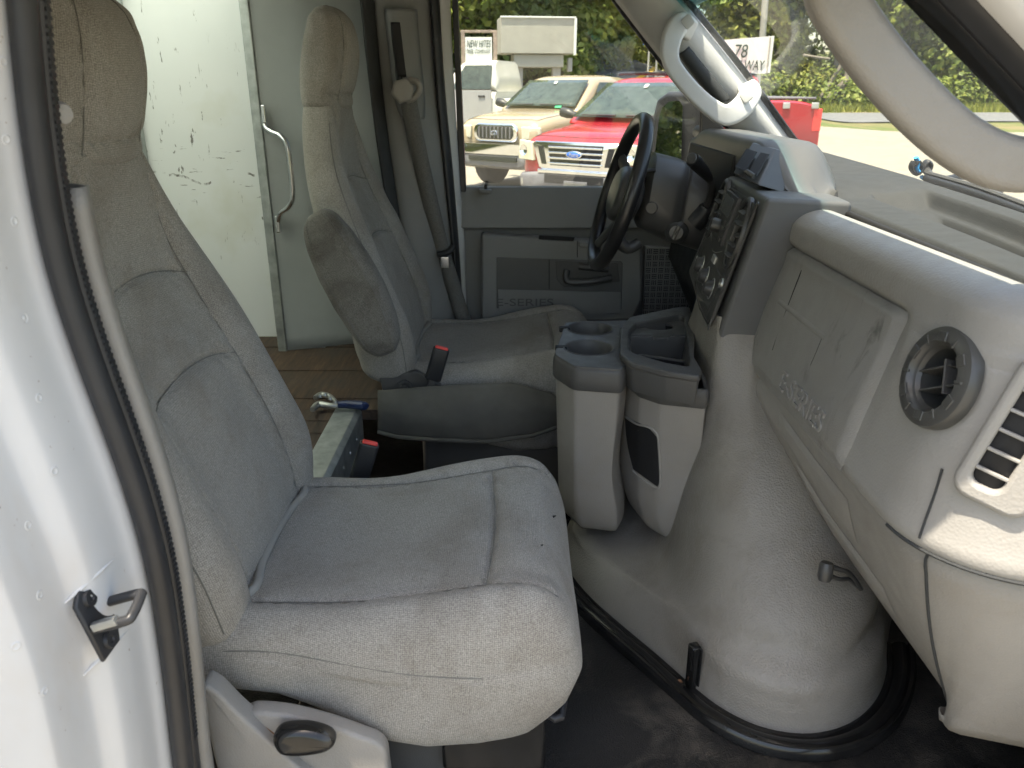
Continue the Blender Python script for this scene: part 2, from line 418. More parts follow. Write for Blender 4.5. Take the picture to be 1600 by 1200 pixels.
M['wind'] = glass('windshield_glass', (.93, .97, .93), band=(1.93, 1.985, (.03, .55, .64)), haze=.009, refl=.12)
M['wheelleather'] = plain('black_leather', (.018, .018, .019), .3, amt=.2, grain=.25, gscale=500)
M['col'] = plain('column_plastic', (.058, .058, .058), .36, amt=.1, grain=.2, gscale=800)
M['screen'] = plain('grey_screen', (.10, .11, .11), .18)
M['silver'] = plain('silver_button', (.45, .45, .43), .35, .5)

# ------------------------------------------------------------ van body shell
YC = 1.66; FZ = .65
van = thing('van_body', 'white cutaway van body around the cab, seen through its open passenger door', 'van', (-.4, 1.66, .3))
# roof and enclosing walls (the cab is closed above, behind and on the far side)
roofp = [(-.74, 2.12), (-.4, 2.13), (.2, 2.12), (.40, 2.06), (.525, 1.985), (.52, 1.965), (.40, 2.02), (.2, 2.07), (-.4, 2.08), (-.74, 2.07)]
prism('roof', [(x, .70, z) for x, z in roofp], (0, 1.92, 0), M['liner'], van, .01)
b = NB('translucent_roof_sheet'); tl = b.n('ShaderNodeBsdfTranslucent'); tl.inputs['Color'].default_value = (.62, .66, .62, 1); b.l(tl.outputs[0], b.out.inputs[0]); M['skin'] = b.m
box('cargo_roof_sheet', (-1.19, 1.66, 2.16), (.90, 1.94, .004), M['skin'], van, 0)
prism('shading_door_header', [(-.55, .66, 2.12), (-.55, .66, 1.87), (.30, .66, 1.87), (.38, .66, 1.93), (.34, .66, 2.12)], (0, .10, 0), M['white'], van, .012)  # unseen frame top, added low and outboard to keep sun off the seat
box('side_wall', (-1.05, 2.61, 1.35), (1.7, .05, 1.5), M['bulk'], van)
box('side_wall', (-1.30, .72, 1.35), (1.50, .05, 1.5), M['white'], van)
box('rear_wall', (-1.62, 1.66, 1.35), (.04, 1.9, 1.5), M['bulk'], van)
box('front_wall', (1.02, 1.66, 1.02), (.05, 1.84, .95), M['hole'], van)
box('side_wall', (.80, 2.60, .95), (.50, .05, .8), M['white'], van)
box('side_wall', (.90, .70, .98), (.28, .03, .98), M['white'], van)
# white door pillar: swept jamb with folds, following the curved door opening
sealz = [(-.425, 2.12), (-.405, 1.95), (-.415, 1.823), (-.442, 1.658), (-.430, 1.497), (-.394, 1.309), (-.396, 1.134), (-.412, .931), (-.42, .78), (-.40, .62)]
zz = np.linspace(.35, 2.12, 90); xs = np.interp(zz, [z for x, z in reversed(sealz)], [x for x, z in reversed(sealz)])
xs = xs - .026
xs = np.convolve(np.pad(xs, 6, 'edge'), np.ones(13) / 13, 'valid')
prof = [(-.03, .79), (-.012, .775), (-.006, .765), (-.008, .750), (-.012, .735), (-.012, .70), (-.016, .675), (-.030, .66), (-.034, .645), (-.036, .60), (-.044, .585), (-.075, .565), (-.10, .54), (-.115, .50), (-.118, .40), (-.20, .36), (-.7, .34)]
ps = cr([(a, b, 0) for a, b in prof], 5)
G = [[(x + p.x, p.y, z) for p in ps] for x, z in zip(xs, zz)]
jamb = surf('door_pillar', G, M['white'], van, smooth=180)
# pressed ribs on the pillar either side of the striker
SPOTS = ((5, 97), (9, 218), (22, 346), (38, 497), (61, 622), (85, 736), (44, 821), (62, 930), (70, 1080), (25, 1010))
RIBS = (((100, 945), (185, 868)), ((130, 1058), (210, 975)))
# door seal: rubber bulb plus lip
Ps = [Vector((x + .006, .765, z)) for x, z in zip(xs, zz)]
V, Fc = sweepv(Ps, [(a * 1.0, b) for a, b in circ(.015, 12, .012)], up=(1, 0, 0)); seal = mk('door_seal', V, Fc, M['black'], van, 60)
Ps2 = [Vector((x + .010, .785, z)) for x, z in zip(xs, zz)]
V, Fc = sweepv(Ps2, circ(.010, 10, .008), up=(1, 0, 0)); mk('seal_lip', V, Fc, M['black'], seal, 60)
parts = []
for z in np.arange(.95, 2.0, .007):
    x = np.interp(z, zz, xs); parts.append(boxv((x + .0182, .784, z), (.0008, .009, .0036)))
V, Fc = merge(parts); o = mk('seal_ridges', V, Fc, M['black'], seal, 0); o['kind'] = 'stuff'
# inner pillar trim (light strip with a square top)
G = []
for z in np.linspace(.70, 1.655, 40):
    x = np.interp(z, zz, xs) + .019
    G.append([(x - .02, .80, z), (x - .002, .805, z), (x + .001, .812, z), (x - .004, .832, z), (x - .03, .85, z), (x - .07, .86, z)])
surf('pillar_trim', G, M['lite'], van, smooth=60, solid=.006)
G = []
for z in np.linspace(1.66, 2.08, 16):
    x = np.interp(z, zz, xs) + .004
    G.append([(x - .02, .80, z), (x, .804, z), (x, .812, z), (x - .03, .83, z), (x - .07, .835, z)])
surf('pillar_trim', G, M['dash'], van, smooth=60, solid=.006)
lathe('trim_button', [(0, .006), (.009, .005), (.012, 0)], axisM((A(96, 178, .80)), (1, -.6, 0)), M['lite'], van, 16)
# striker
sp = A(150, 965, .672); sp.x = np.interp(sp.z, zz, xs) - .018
Ms = Matrix.Translation(sp) @ Matrix.Rotation(R(-12), 4, 'Y')
pl = [(-.020, -.042), (.014, -.042), (.024, -.022), (.024, .018), (.016, .034), (-.006, .042), (-.022, .03)]
Mp = Ms @ Matrix(((0, 0, 1, 0), (1, 0, 0, 0), (0, 1, 0, 0), (0, 0, 0, 1)))
st = pillow('striker', pl, .006, .002, Mp, M['black'], van, 2)
lp = [Ms @ Vector(p) for p in ((.0, -.014, -.004), (.040, -.016, .0), (.046, -.010, .002), (.044, .016, .006), (.038, .022, .006), (.0, .020, .004))]
V, Fc = sweepv(cr(lp, 5), rrect(.010, .010, .003, 2)); mk('loop', V, Fc, M['black'], st, 60)
V, Fc = sweepv([Ms @ Vector(p) for p in ((.006, -.0165, .0), (.034, -.018, .004))], rrect(.0085, .0095, .002, 2)); mk('bare_edge', V, Fc, M['steel'], st, 40)
for z in (.026, -.028):
    lathe('screw', [(0, .002), (.003, .002), (.004, .004), (.009, .004), (.010, 0)], Ms @ Matrix.Translation((.003, -.002, z)) @ Matrix.Rotation(R(90), 4, 'Y'), M['black'], st, 14)
# far pillar behind the driver: trim, slot plate, seals, white flange
def strip(name, L, Rr, Y0, Y1, mat, bulge=.0, n=10, parent=van, solid=.01):
    L = cr([A(a, b, Y0) for a, b in L], 6); Rr = cr([A(a, b, Y1) for a, b in Rr], 6); G = []
    for p, q in zip(L, Rr):
        row = []
        for k in range(n + 1):
            t = k / n; v = p.lerp(q, t); v.y -= bulge * math.sin(math.pi * t) ** .6; row.append(v)
        G.append(row)
    return surf(name, G, mat, parent, smooth=50, solid=-solid)
strip('pillar_trim', [(575, -60), (592, 120), (612, 280), (650, 520), (668, 640)], [(672, -60), (684, 120), (702, 280), (720, 520), (725, 640)], 2.40, 2.47, M['doorp'], .035)
strip('pillar_edge', [(556, -60), (575, 120), (597, 280), (640, 520), (655, 640)], [(580, -60), (597, 120), (617, 280), (655, 520), (672, 640)], 2.36, 2.40, M['dash'], .02)
strip('door_seal', [(668, -60), (679, 120), (694, 280), (712, 460), (715, 640)], [(684, -60), (694, 120), (709, 280), (722, 460), (726, 640)], 2.45, 2.47, M['black'], .018)
strip('body_flange', [(683, -60), (693, 120), (707, 280), (716, 400), (722, 640)], [(701, -60), (709, 120), (719, 285), (727, 400), (732, 640)], 2.475, 2.50, M['pillar'], .006)
o = strip('slot_plate', [(600, 15), (606, 70), (616, 150), (627, 185)], [(652, 15), (656, 70), (664, 150), (664, 185)], 2.372, 2.398, M['doorp'], .032)
strip('slot', [(610, 35), (613, 70), (620, 120)], [(625, 35), (629, 70), (635, 120)], 2.348, 2.349, M['hole'], .006, parent=o)
# ------------------------------------------------------------ windshield and its pillars
def xw(Y): return .905 - .16 * ((Y - 1.66) / .80) ** 2
def zw(Y): return 1.546 + (.062 * ((Y - 1.3) / 1.1) ** 2 if Y > 1.3 else 0)
G = []
for t in np.linspace(0, 1, 24):
    row = []
    for Y in np.linspace(.79, 2.53, 40):
        x0, z0 = xw(Y) + .012, zw(Y) - .015; x1, z1 = .34 - .05 * ((Y - 1.66) / .8) ** 2 + .05, 2.08
        row.append((x0 + (x1 - x0) * t + .03 * math.sin(math.pi * t), Y, z0 + (z1 - z0) * t))
    G.append(row)
surf('windshield', G, M['wind'], van, smooth=180)
# driver side pillar: trim, black gasket, grab handle with caps
L = [(905, -60), (960, 0), (1045, 108), (1100, 160), (1150, 212), (1200, 262)]; Rr = [(1015, -60), (1068, 0), (1143, 92), (1185, 148), (1232, 212), (1275, 268)]
apil = strip('windshield_pillar', L, Rr, 2.46, 2.40, M['pillar'], .05, 14)
strip('gasket', [(1013, -60), (1066, 0), (1141, 92), (1183, 148), (1230, 212), (1270, 262)], [(1026, -60), (1080, 0), (1155, 92), (1197, 148), (1246, 216), (1284, 262)], 2.385, 2.37, M['black'], .008, 6)
def handle(pts, Y, r, ry, mat, scale, parent, name='grab_handle'):
    P = cr([A(a, b, y) for (a, b), y in zip(pts, Y)], 10)
    s = np.interp(np.linspace(0, 1, len(P)), np.linspace(0, 1, len(scale)), scale)
    V, Fc = sweepv(P, rrect(2 * r, 2 * ry, min(r, ry) * .72, 5), up=(0, 1, 0), scale=s); return mk(name, V, Fc, mat, parent, 60)
gh = handle([(1080, 48), (1062, 38), (1048, 66), (1050, 100), (1078, 138), (1108, 166), (1134, 180), (1158, 168), (1172, 146), (1166, 136)],
            [2.36, 2.33, 2.30, 2.285, 2.28, 2.28, 2.285, 2.30, 2.33, 2.36], .027, .014, M['pillar'], [1.0, 1.15, 1.0, .85, .85, .9, 1.05, 1.15, 1.15, 1.0], van)
strip('grip_pad', [(1063, 82), (1085, 112), (1110, 144), (1122, 158)], [(1072, 76), (1096, 106), (1126, 142), (1137, 158)], 2.352, 2.345, M['dash'], .014, 6, parent=gh)
for (a, b) in ((1075, 34), (1166, 150)):
    c = A(a, b, 2.298 if b < 60 else 2.285)
    Mh = axisM(c, (-.35, -1, .15), (.62, 0, -.7)); pillow('screw_cap', rrect(.034, .030, .008), .006, .003, Mh, M['pillar'], gh, 3)
prism('sail_panel', [A(1098, 168, 2.50), A(1140, 208, 2.50), A(1150, 296, 2.50), A(1112, 306, 2.50), A(1092, 306, 2.50)], (0, .02, 0), M['black'], van, .003)
# near (passenger) pillar and its big grab handle
nA0, nA1 = Vector((.30, .80, 2.10)), Vector((.85, .745, 1.42))
def nearp(t, o, dy): 
    d = (nA1 - nA0).normalized(); up = Vector((d.z, 0, -d.x)) * -1
    return nA0.lerp(nA1, t) + up * o + Vector((0, dy, 0))
a0, a1 = A(1425, -30, .80), A(1640, 195, .80)
dv = (a1 - a0); nrm = Vector((-dv.z, 0, dv.x)).normalized()
if nrm.x < 0: nrm = -nrm
def npil(name, o0, o1, y0, y1, mat, bulge, parent=van):
    G = []
    for t in np.linspace(-1.2, 2.2, 20):
        p = a0 + dv * t; row = []
        for k in range(11):
            u = k / 10; row.append(p + nrm * (o0 + (o1 - o0) * u) + Vector((0, y0 + (y1 - y0) * u - bulge * math.sin(math.pi * u), 0)))
        G.append(row)
    return surf(name, G, mat, parent, smooth=60, solid=-.006)
npil('pillar_seal', .0, .011, .045, .015, M['gloss'], .004)
npil('pillar_seal', .010, .023, .016, -.01, M['black'], .005)
npil('windshield_pillar', .022, .20, -.012, -.14, M['white'], .006)
nh = handle([(1305, -95), (1300, -20), (1345, 60), (1415, 145), (1490, 215), (1560, 252), (1625, 255), (1680, 230)], [.86, .85, .845, .84, .84, .84, .845, .86],
            .027, .018, M['lite'], [.9, 1, 1, 1, 1, 1.05, 1.05, 1], van)
# cowl outside, hood top
G = [[(xw(Y) + .02 + .22 * t, Y, zw(Y) - .055 - .02 * t - .02 * t * t) for Y in np.linspace(.75, 2.55, 30)] for t in np.linspace(0, 1, 6)]
surf('cowl', G, M['dark'], van, smooth=60, solid=.01)
G = [[(xw(Y) + .24 + .85 * t, Y, zw(Y) - .12 - .10 * t - .25 * t ** 4 - .10 * abs((Y - 1.66) / .9) ** 4) for Y in np.linspace(.72, 2.58, 40)] for t in np.linspace(0, 1, 14)]
surf('hood', G, M['white'], van, smooth=60, solid=.01)
# lower door opening seal in the right corner
tube('door_seal', [(.655, .70, .98), (.64, .705, .88), (.60, .715, .78), (.52, .725, .68), (.40, .73, .63)], .020, M['black'], van, 10, 6)
box('door_sill', (.10, .74, .60), (1.0, .10, .06), M['black'], van, .01)
# wiper
wp = thing('windshield_wiper', 'black wiper with tangled black and bright blue tape at its tip', 'wiper', (1.0, 1.5, 1.5))
w0, w1 = A(1448, 278, 1.95), A(1640, 345, 1.42)
tube('blade', [w0, w0.lerp(w1, .5) + Vector((0, 0, .004)), w1], .010, M['black'], wp, 8, 4)
tube('blade_rail', [w0 + Vector((.0, 0, .012)), w0.lerp(w1, .5) + Vector((.0, 0, .017)), w1 + Vector((0, 0, .012))], .005, M['dark'], wp, 6, 4)
tube('arm', [A(1468, 283, 1.9), A(1490, 278, 1.93), A(1520, 276, 1.95), A(1545, 288, 1.9), A(1556, 300, 1.86)], .009, M['black'], wp, 8, 6)
tube('arm', [A(1440, 258, 1.98), A(1452, 272, 1.95), A(1464, 288, 1.9)], .009, M['col'], wp, 6, 4)
V, Fc = boxv(A(1540, 294, 1.86), (.075, .03, .03)); mk('bracket', V, Fc, M['dark'], wp, bevel=.006)
for k, (pts, mat, r) in enumerate((([(1428, 252), (1424, 262), (1432, 272), (1440, 262), (1434, 252), (1428, 258)], 'black', .013),
                                   ([(1442, 262), (1448, 252), (1454, 258), (1450, 268), (1443, 266)], 'black', .012),
                                   ([(1431, 246), (1434, 254), (1432, 264), (1437, 270)], 'blue', .011), ([(1440, 276), (1444, 279)], 'blue', .010))):
    tube('tape', [A(a, b, 1.97) for a, b in pts], r, M[mat], wp, 7, 5, ry=.005)

# ------------------------------------------------------------ dashboard
dash = thing('dashboard', 'light grey and charcoal dashboard with glove box, round vent and centre controls', 'dashboard', (.7, 1.66, 1.2))
def gapx(Y): return np.interp(Y, [.78, .90, 1.0, 1.5, 1.8, 2.5], [.60, .615, .625, .650, .67, .68])
# top pad with a sunken tray
NY, NX = 150, 70
Ys = np.linspace(.80, 2.47, NY); G = []
for Y in Ys:
    row = []
    for k in range(NX):
        t = k / (NX - 1); x = gapx(Y) + .012 + (xw(Y) - gapx(Y) - .012) * t
        z = 1.532 + (zw(Y) - 1.532 + .004) * t ** 1.4
        if t < .05: z -= .014 * (1 - t / .05) ** 2
        tray = sstep(.86, .90, Y) * (1 - sstep(1.60, 1.66, Y)) * sstep(.34, .38, t) * (1 - sstep(.80, .86, t))
        z -= .030 * tray
        z -= .012 * sstep(.90, .94, Y) * (1 - sstep(1.50, 1.56, Y)) * sstep(.58, .60, t) * (1 - sstep(.74, .76, t))
        z += .030 * sstep(1.60, 1.80, Y) * (1 - t) ** .5 * sstep(0, .15, t)
        row.append((x, Y, z))
    G.append(row)
pad = surf('top_pad', G, M['dash'], dash, smooth=60, solid=.02)
G = [[(gapx(Y) + .016 - .002 * k, Y, 1.518 - .02 * (k == 1)) for Y in np.linspace(.8, 1.7, 30)] for k in range(2)]
tube('seam_gap', [(gapx(Y) + .004, Y, 1.522) for Y in np.linspace(.8, 1.62, 14)], .007, M['hole'], pad, 8, 2)
# swept face: plan path from the centre stack to the door, then round the corner
X0 = .56
path = [(X0, Y, 0) for Y in np.linspace(1.60, .93, 68)] 
cx, cy, cr_ = X0 + .10, .915, .10
for a in np.linspace(R(4), R(86), 12): path.append((cx - cr_ * math.cos(a), cy - cr_ * 1.0 * math.sin(a), 0))
for x in np.linspace(cx + .01, cx + .22, 8): path.append((x, cy - cr_ - .0, 0))
PN = []
for i, p in enumerate(path):
    a = Vector(path[max(i - 1, 0)]); b = Vector(path[min(i + 1, len(path) - 1)]); t = (b - a).normalized(); PN.append(Vector((t.y, -t.x, 0)))
def sidx(i): return path[i][1]
def profile(Y, i):
    gl = sstep(1.00, 1.06, Y)            # over the glove box the roll overhangs
    n = len(path); end = sstep(70, 80, i)
    P = [(-.078 + .02 * end, 1.515), (-.066, 1.527), (-.04, 1.531), (-.012, 1.524), (.008, 1.508), (.013, 1.488), (.012 + 0.003 * (1 - gl), 1.470), (.004 + .013 * (1 - gl), 1.460), (-.001 * gl + .018 * (1 - gl), 1.455 - .01 * (1 - gl)),
         (.003 + .018 * (1 - gl), 1.43), (.030 + .006 * (1 - gl), 1.33), (.050 + .0 * gl, 1.245), (.056, 1.215), (.050, 1.198), (.030, 1.188), (-.03, 1.185)]
    return P
G = []
for i, p in enumerate(path):
    pr = cr([(a, b, 0) for a, b in profile(p[1], i)], 4)
    G.append([Vector((p[0], p[1], 0)) + PN[i] * q.x + Vector((0, 0, q.y)) for q in pr])
face = surf('face_panel', G, M['lite2'], dash, smooth=180)
def cut_round(o, c, n_, r):
    bm = bmesh.new(); bm.from_mesh(o.data); n_ = Vector(n_).normalized(); kill = []
    for f in bm.faces:
        d = f.calc_center_median() - c; h = d.dot(n_)
        if (d - n_ * h).length < r and abs(h) < .06: kill.append(f)
    bmesh.ops.delete(bm, geom=kill, context='FACES'); bm.to_mesh(o.data); bm.free()
cut_round(face, Vector((X0 - .029, .906, 1.412)), (-.962, -.06, .24), .050)
# glove box door
def gface(a, b, off=0):                  # a: lateral Y, b: 0 top .. 1 bottom, on the slanted face
    x = X0 - np.interp(b, [0, .12, .5, .85, 1], [.004, .006, .033, .052, .056]); z = np.interp(b, [0, 1], [1.456, 1.205])
    return Vector((x - off, a, z))
G = []
for b in np.linspace(0, 1, 30):
    row = []
    for a in np.linspace(1.555, 1.045, 40):
        ed = min(b, 1 - b) * .25; ea = min(1.555 - a, a - 1.045); e = min(ed, ea)
        off = .011 * float(np.clip(e / .006, 0, 1)) ** .5 - .002
        cut = .0
        if b > .965: off = .004
        row.append(gface(a, b, off))
    G.append(row)
glove = surf('glove_box', G, M['glove'], dash, smooth=50)
rows = [[gface(a, b, .0086 + d) for a in np.linspace(1.475, 1.235, 20)] for b, d in ((.36, -.001), (.368, .0012), (.385, .0018), (.402, .0012), (.41, -.001))]
surf('raised_rib', rows, M['glove'], glove, smooth=60)
tube('crack_line', [gface(1.43, .10, .0085), gface(1.425, .4, .0085), gface(1.42, .72, .0085)], .0011, M['hole'], glove, 5, 4)
tube('crack_line', [gface(1.245, .40, .0085), gface(1.243, .50, .0085), gface(1.246, .60, .0085)], .0009, M['hole'], glove, 5, 4)
gx = (gface(1.2, .8) - gface(1.4, .8)).normalized(); gz = (gface(1.3, .74) - gface(1.3, .93)).normalized(); gn = gx.cross(gz)
def gM(a, b, off):
    Mx = Matrix((gx, gz, gn)).transposed().to_4x4(); Mx.translation = gface(a, b, off); return Mx
text('lettering', 'E-SERIES', .052, gM(1.235, .84, .0098), M['glove'], glove, .0014, 1.12, 0, .0006)
tube('lettering_edge', [gface(1.518, .72, .0088), gface(1.518, .78, .0088), gface(1.50, .785, .0088), gface(1.50, .725, .0088), gface(1.516, .72, .0088)], .0008, M['lite2'], glove, 4, 1)
# round vent on the face
vc = Vector((X0 - .029, .906, 1.412)); vn = Vector((-.962, -.06, .24)).normalized()
Mv = axisM(vc, vn)
vent = lathe('round_vent', [(.039, -.05), (.041, -.006), (.043, .002), (.047, .006), (.056, .006), (.064, .002), (.066, -.004), (.066, -.014)], Mv, M['bezel'], dash, 48)
lathe('vent_dark', [(0, -.055), (.043, -.05), (.043, -.002)], Mv, M['hole'], vent, 32)
for k in range(12):
    a = 2 * math.pi * k / 12 + .2
    Mk = Mv @ Matrix.Rotation(a, 4, 'Z') @ Matrix.Translation((.051, 0, .005))
    V, Fc = boxv((0, 0, 0), (.013, .004 if k % 2 else .016, .004)); mk('grip_notch', [Mk @ v for v in V], Fc, M['bezel'], vent, bevel=.0012, seg=2)
lathe('vent_teeth', [(.0385, -.010), (.0405, -.006), (.0415, -.004)], Mv, M['bezel'], vent, 40)
for k, (a, w_) in enumerate(((-.012, .07), (.014, .062))):
    V, Fc = boxv((a, .012 if k else 0, -.022), (.0025, w_, .032)); V = [Mv @ Matrix.Rotation(R(28), 4, 'Z') @ v for v in V]; mk('vane', V, Fc, M['dark'], vent, bevel=.001)
V, Fc = boxv((.0, -.012, -.018), (.045, .003, .03)); mk('vane', [Mv @ Matrix.Rotation(R(28), 4, 'Z') @ v for v in V], Fc, M['dark'], vent, bevel=.001)
# end vent by the door
evn = Vector((-.60, -.80, .10)).normalized(); ec = Vector((.590, .803, 1.375))
ex = Vector((.25, -.1, 1.0)); Me = axisM(ec, evn, ex)
endv = plate('end_vent', rrect(.185, .086, .022), [rrect(.150, .034, .012, 4, .004, .010)], .026, Me, M['lite2'], dash, .006)
pillow('vent_dark', rrect(.160, .040, .012, 4, .004, .010), .006, .001, Me @ Matrix.Translation((0, 0, .001)), M['hole'], endv, 1)  # flat black insert, colours in the shade behind the vanes
for k in range(5):
    V, Fc = boxv((-.052 + .026 * k, .010, .008), (.004, .036, .006)); mk('vane', [Me @ v for v in V], Fc, M['lite2'], endv, bevel=.001)
# lower knee panel and end panel
G = []
for i, p in enumerate(path):
    Y = p[1]; k = max(0, i - 68)
    ob = float(np.interp(Y, [.80, .90, 1.2, 1.4, 1.5, 1.6], [-.11, -.12, -.055, .03, .055, .06])); zb = float(np.interp(Y, [.80, .90, 1.2, 1.4, 1.5, 1.6], [.84, .865, .95, 1.10, 1.165, 1.18]))
    if i > 74: ob = -.11 + .10 * sstep(74, 88, i); zb = .84 + .02 * (i - 74) / 14
    row = []
    for t in np.linspace(0, 1, 16):
        o_ = .040 * (1 - t) + ob * t + .016 * math.sin(math.pi * t); z = 1.200 * (1 - t) + zb * t
        if t == 0: o_ -= .02
        row.append(Vector((p[0], p[1], 0)) + PN[i] * o_ + Vector((0, 0, z)))
    row.append(row[-1] - PN[i] * .010 + Vector((0, 0, -.002))); row.append(row[-1] - PN[i] * .012 + Vector((0, 0, .010)))
    G.append(row)
low = surf('knee_panel', G, M['lite'], dash, smooth=60, solid=.004)
# seams and recesses on the end panel
sm = [G[71][k] + PN[71] * .0015 for k in range(0, 16)]; tube('panel_seam', sm, .0022, M['dash'], low, 6, 2)
e_seam = [Vector((path[i][0], path[i][1], 1.199)) + PN[i] * .052 for i in range(68, len(path))]; tube('panel_seam', e_seam, .003, M['dash'], low, 6, 2)
tube('panel_seam', [Vector((path[71][0], path[71][1], z)) + PN[71] * o_ for o_, z in ((.0575, 1.215), (.052, 1.245), (.045, 1.28), (.042, 1.31))], .0018, M['dash'], low, 6, 3)
def kp(fi, ft):                          # a point on the knee panel, slightly proud
    i = int(fi); f = fi - i; j = int(ft * 15); g = ft * 15 - j
    a = G[i][j].lerp(G[i][min(j + 1, 15)], g); b = G[min(i + 1, len(G) - 1)][j].lerp(G[min(i + 1, len(G) - 1)][min(j + 1, 15)], g)
    return a.lerp(b, f)
def kpanel(name, f0, f1, t0, t1, off, mat):
    rows = []
    for t in np.linspace(0, 1, 8):
        row = []
        for s in np.linspace(0, 1, 16):
            fi = f0[0] * (1 - s) + f1[0] * s if 0 else (f0 + (f1 - f0) * s); tt = t0 + (t1 - t0) * t
            e = min(s, 1 - s, t, 1 - t); row.append(kp(fi, tt) + PN[int(fi)] * (off * min(1, e * 7) + .0008))
        rows.append(row)
    return surf(name, rows, mat, low, smooth=50)
kpanel('ramp', 24, 52, .22, .52, -.0 + .006, M['lite'])
kpanel('ramp', 28, 58, .62, .86, .006, M['lite'])
# hinge clip on the knee panel / engine cover
clip = thing('cover_clip', 'small dark hinged clip on the engine cover below the glove box', 'clip', A(1310, 897, 1.19))
c0 = A(1290, 893, 1.155)
lathe('knob', [(0, .018), (.010, .017), (.0125, .010), (.0125, -.010), (.010, -.017), (0, -.018)], axisM(c0, (.1, .2, 1)), M['col'], clip, 20)
tube('hinge_arm', [c0 + Vector((.006, .006, .008)), A(1312, 890, 1.165), A(1328, 897, 1.18), A(1345, 920, 1.20)], .005, M['col'], clip, 8, 4)
tube('hinge_arm', [c0 + Vector((.006, .006, -.010)), A(1312, 905, 1.165), A(1326, 905, 1.18), A(1340, 915, 1.20)], .004, M['col'], clip, 8, 4)
# centre stack
TR, TL, BR, BL = Vector((.490, 1.52, 1.548)), Vector((.527, 1.90, 1.545)), Vector((.424, 1.55, 1.268)), Vector((.449, 1.90, 1.312))
def sf(a, b, off=0):
    p = TR.lerp(TL, a).lerp(BR.lerp(BL, a), b); nn = (TL - TR).cross(BR - TR).normalized()
    if nn.x > 0: nn = -nn
    return p + nn * off
snx = (TR - TL).normalized(); snn = (TL - TR).cross(BR - TR).normalized(); snn = snn if snn.x < 0 else -snn; sny = snn.cross(snx)
def sM(a, b, off=0):
    Mx = Matrix((snx, sny, snn)).transposed().to_4x4(); Mx.translation = sf(a, b, off); return Mx
back = [Vector((.66, 1.515, 1.545)), Vector((.70, 1.94, 1.545)), Vector((.66, 1.515, 1.19)), Vector((.66, 1.94, 1.19))]
V = [TR + Vector((-.0, -.012, .006)), TL + Vector((0, .04, .006)), BL + Vector((0, .04, 0)), sf(.55, 1.06), BR + Vector((.006, -.006, -.016)), Vector((.478, 1.512, 1.195)),
     back[0], back[1], back[3], back[2]]
stack = mk('centre_stack', V, [(0, 1, 2, 3, 4), (0, 4, 5, 9, 6), (0, 6, 7, 1), (1, 7, 8, 2), (2, 8, 9, 5, 4, 3), (6, 9, 8, 7)], M['ribbed'], dash, bevel=.010, seg=4)
lx = (TR - TL).length
outl = [(-.93, .06), (-.08, .05), (-.05, .10), (-.06, .93), (-.10, .99), (-.55, 1.0), (-.93, .86), (-.97, .80), (-.97, .10)]
bz = prism('control_bezel', [sf(-a, b, .0015) for a, b in outl], snn * .006, M['bezel'], stack, .003)
tube('bezel_trim', [sf(-a, b, .0075) for a, b in outl] , .0016, M['dark'], bz, 6, 3, closed=True)
def sbox(name, a0, a1, b0, b1, h, mat, parent=stack, bevel=.002, base=.007):
    c = [sf(a0, b0, base), sf(a1, b0, base), sf(a1, b1, base), sf(a0, b1, base)]
    return prism(name, c, snn * h, mat, parent, bevel)
radio = sbox('radio', .40, .80, .07, .47, .010, M['dark'])
sbox('screen', .46, .75, .10, .25, .001, M['screen'], radio, .0005, .0175)
lathe('knob', [(0, .022), (.014, .021), (.016, .016), (.016, 0)], sM(.60, .36, .017), M['bezel'], radio, 24)
sbox('knob_marker', .575, .60, .315, .345, .002, M['silver'], radio, .0005, .036)
for k in range(4):
    sbox('button', .44, .50, .28 + .045 * k, .31 + .045 * k, .003, M['bezel'], radio, .001, .017); sbox('button', .70, .76, .28 + .045 * k, .31 + .045 * k, .003, M['bezel'], radio, .001, .017)
tube('radio_trim', [sf(.38, .50, .009), sf(.60, .58, .009), sf(.84, .49, .009)], .0014, M['silver'], radio, 6, 3)
for a, nm in ((.20, 'round_vent'), (.93, 'round_vent')):
    Mx = sM(a, .30, .006); v = lathe(nm, [(.050, -.006), (.052, .006), (.056, .008), (.060, .004), (.060, -.004)], Mx @ Matrix.Diagonal((.82, 1.30, 1, 1)), M['bezel'], stack, 36)
    lathe('vent_dark', [(0, .0015), (.051, .0015), (.052, .004)], Mx @ Matrix.Diagonal((.82, 1.30, 1, 1)), M['hole'], v, 30)  # flat black disc in place of the shaded vent depth
    for k in range(5):
        y = -.045 + .0225 * k; ww = .072 * math.sqrt(max(0, 1 - (y / .066) ** 2)); Vb, Fb = boxv((0, y, .006), (ww, .003, .012), Matrix.Rotation(R(35), 3, 'X')); mk('vane', [Mx @ q for q in Vb], Fb, M['dark'], v, bevel=.001)
    Vb, Fb = boxv((0, .0, .010), (.012, .035, .012)); mk('vane_tab', [Mx @ q for q in Vb], Fb, M['bezel'], v, bevel=.002)
sbox('hazard_button', .44, .53, .575, .64, .006, M['silver'])
cp = sbox('climate_panel', .20, .88, .64, .93, .002, M['dark'], stack, .001)
for a in (.30, .52, .74):
    lathe('knob', [(0, .018), (.013, .018), (.016, .014), (.019, 0)], sM(a, .78 - .03 * (a - .5), .009), M['col'], cp, 24)
    sbox('knob_marker', a - .012, a + .012, .70, .75, .001, M['silver'], cp, .0003, .0265)
    lathe('knob_ring', [(.021, .0005), (.0225, .002), (.024, .0005)], sM(a, .78 - .03 * (a - .5), .009), M['silver'], cp, 28)
pk = sbox('power_socket_panel', .06, .16, .60, .96, .003, M['dark'], stack, .001)
lathe('socket', [(.006, .001), (.009, .004), (.011, .004), (.012, 0)], sM(.11, .66, .010), M['steel'], pk, 18)
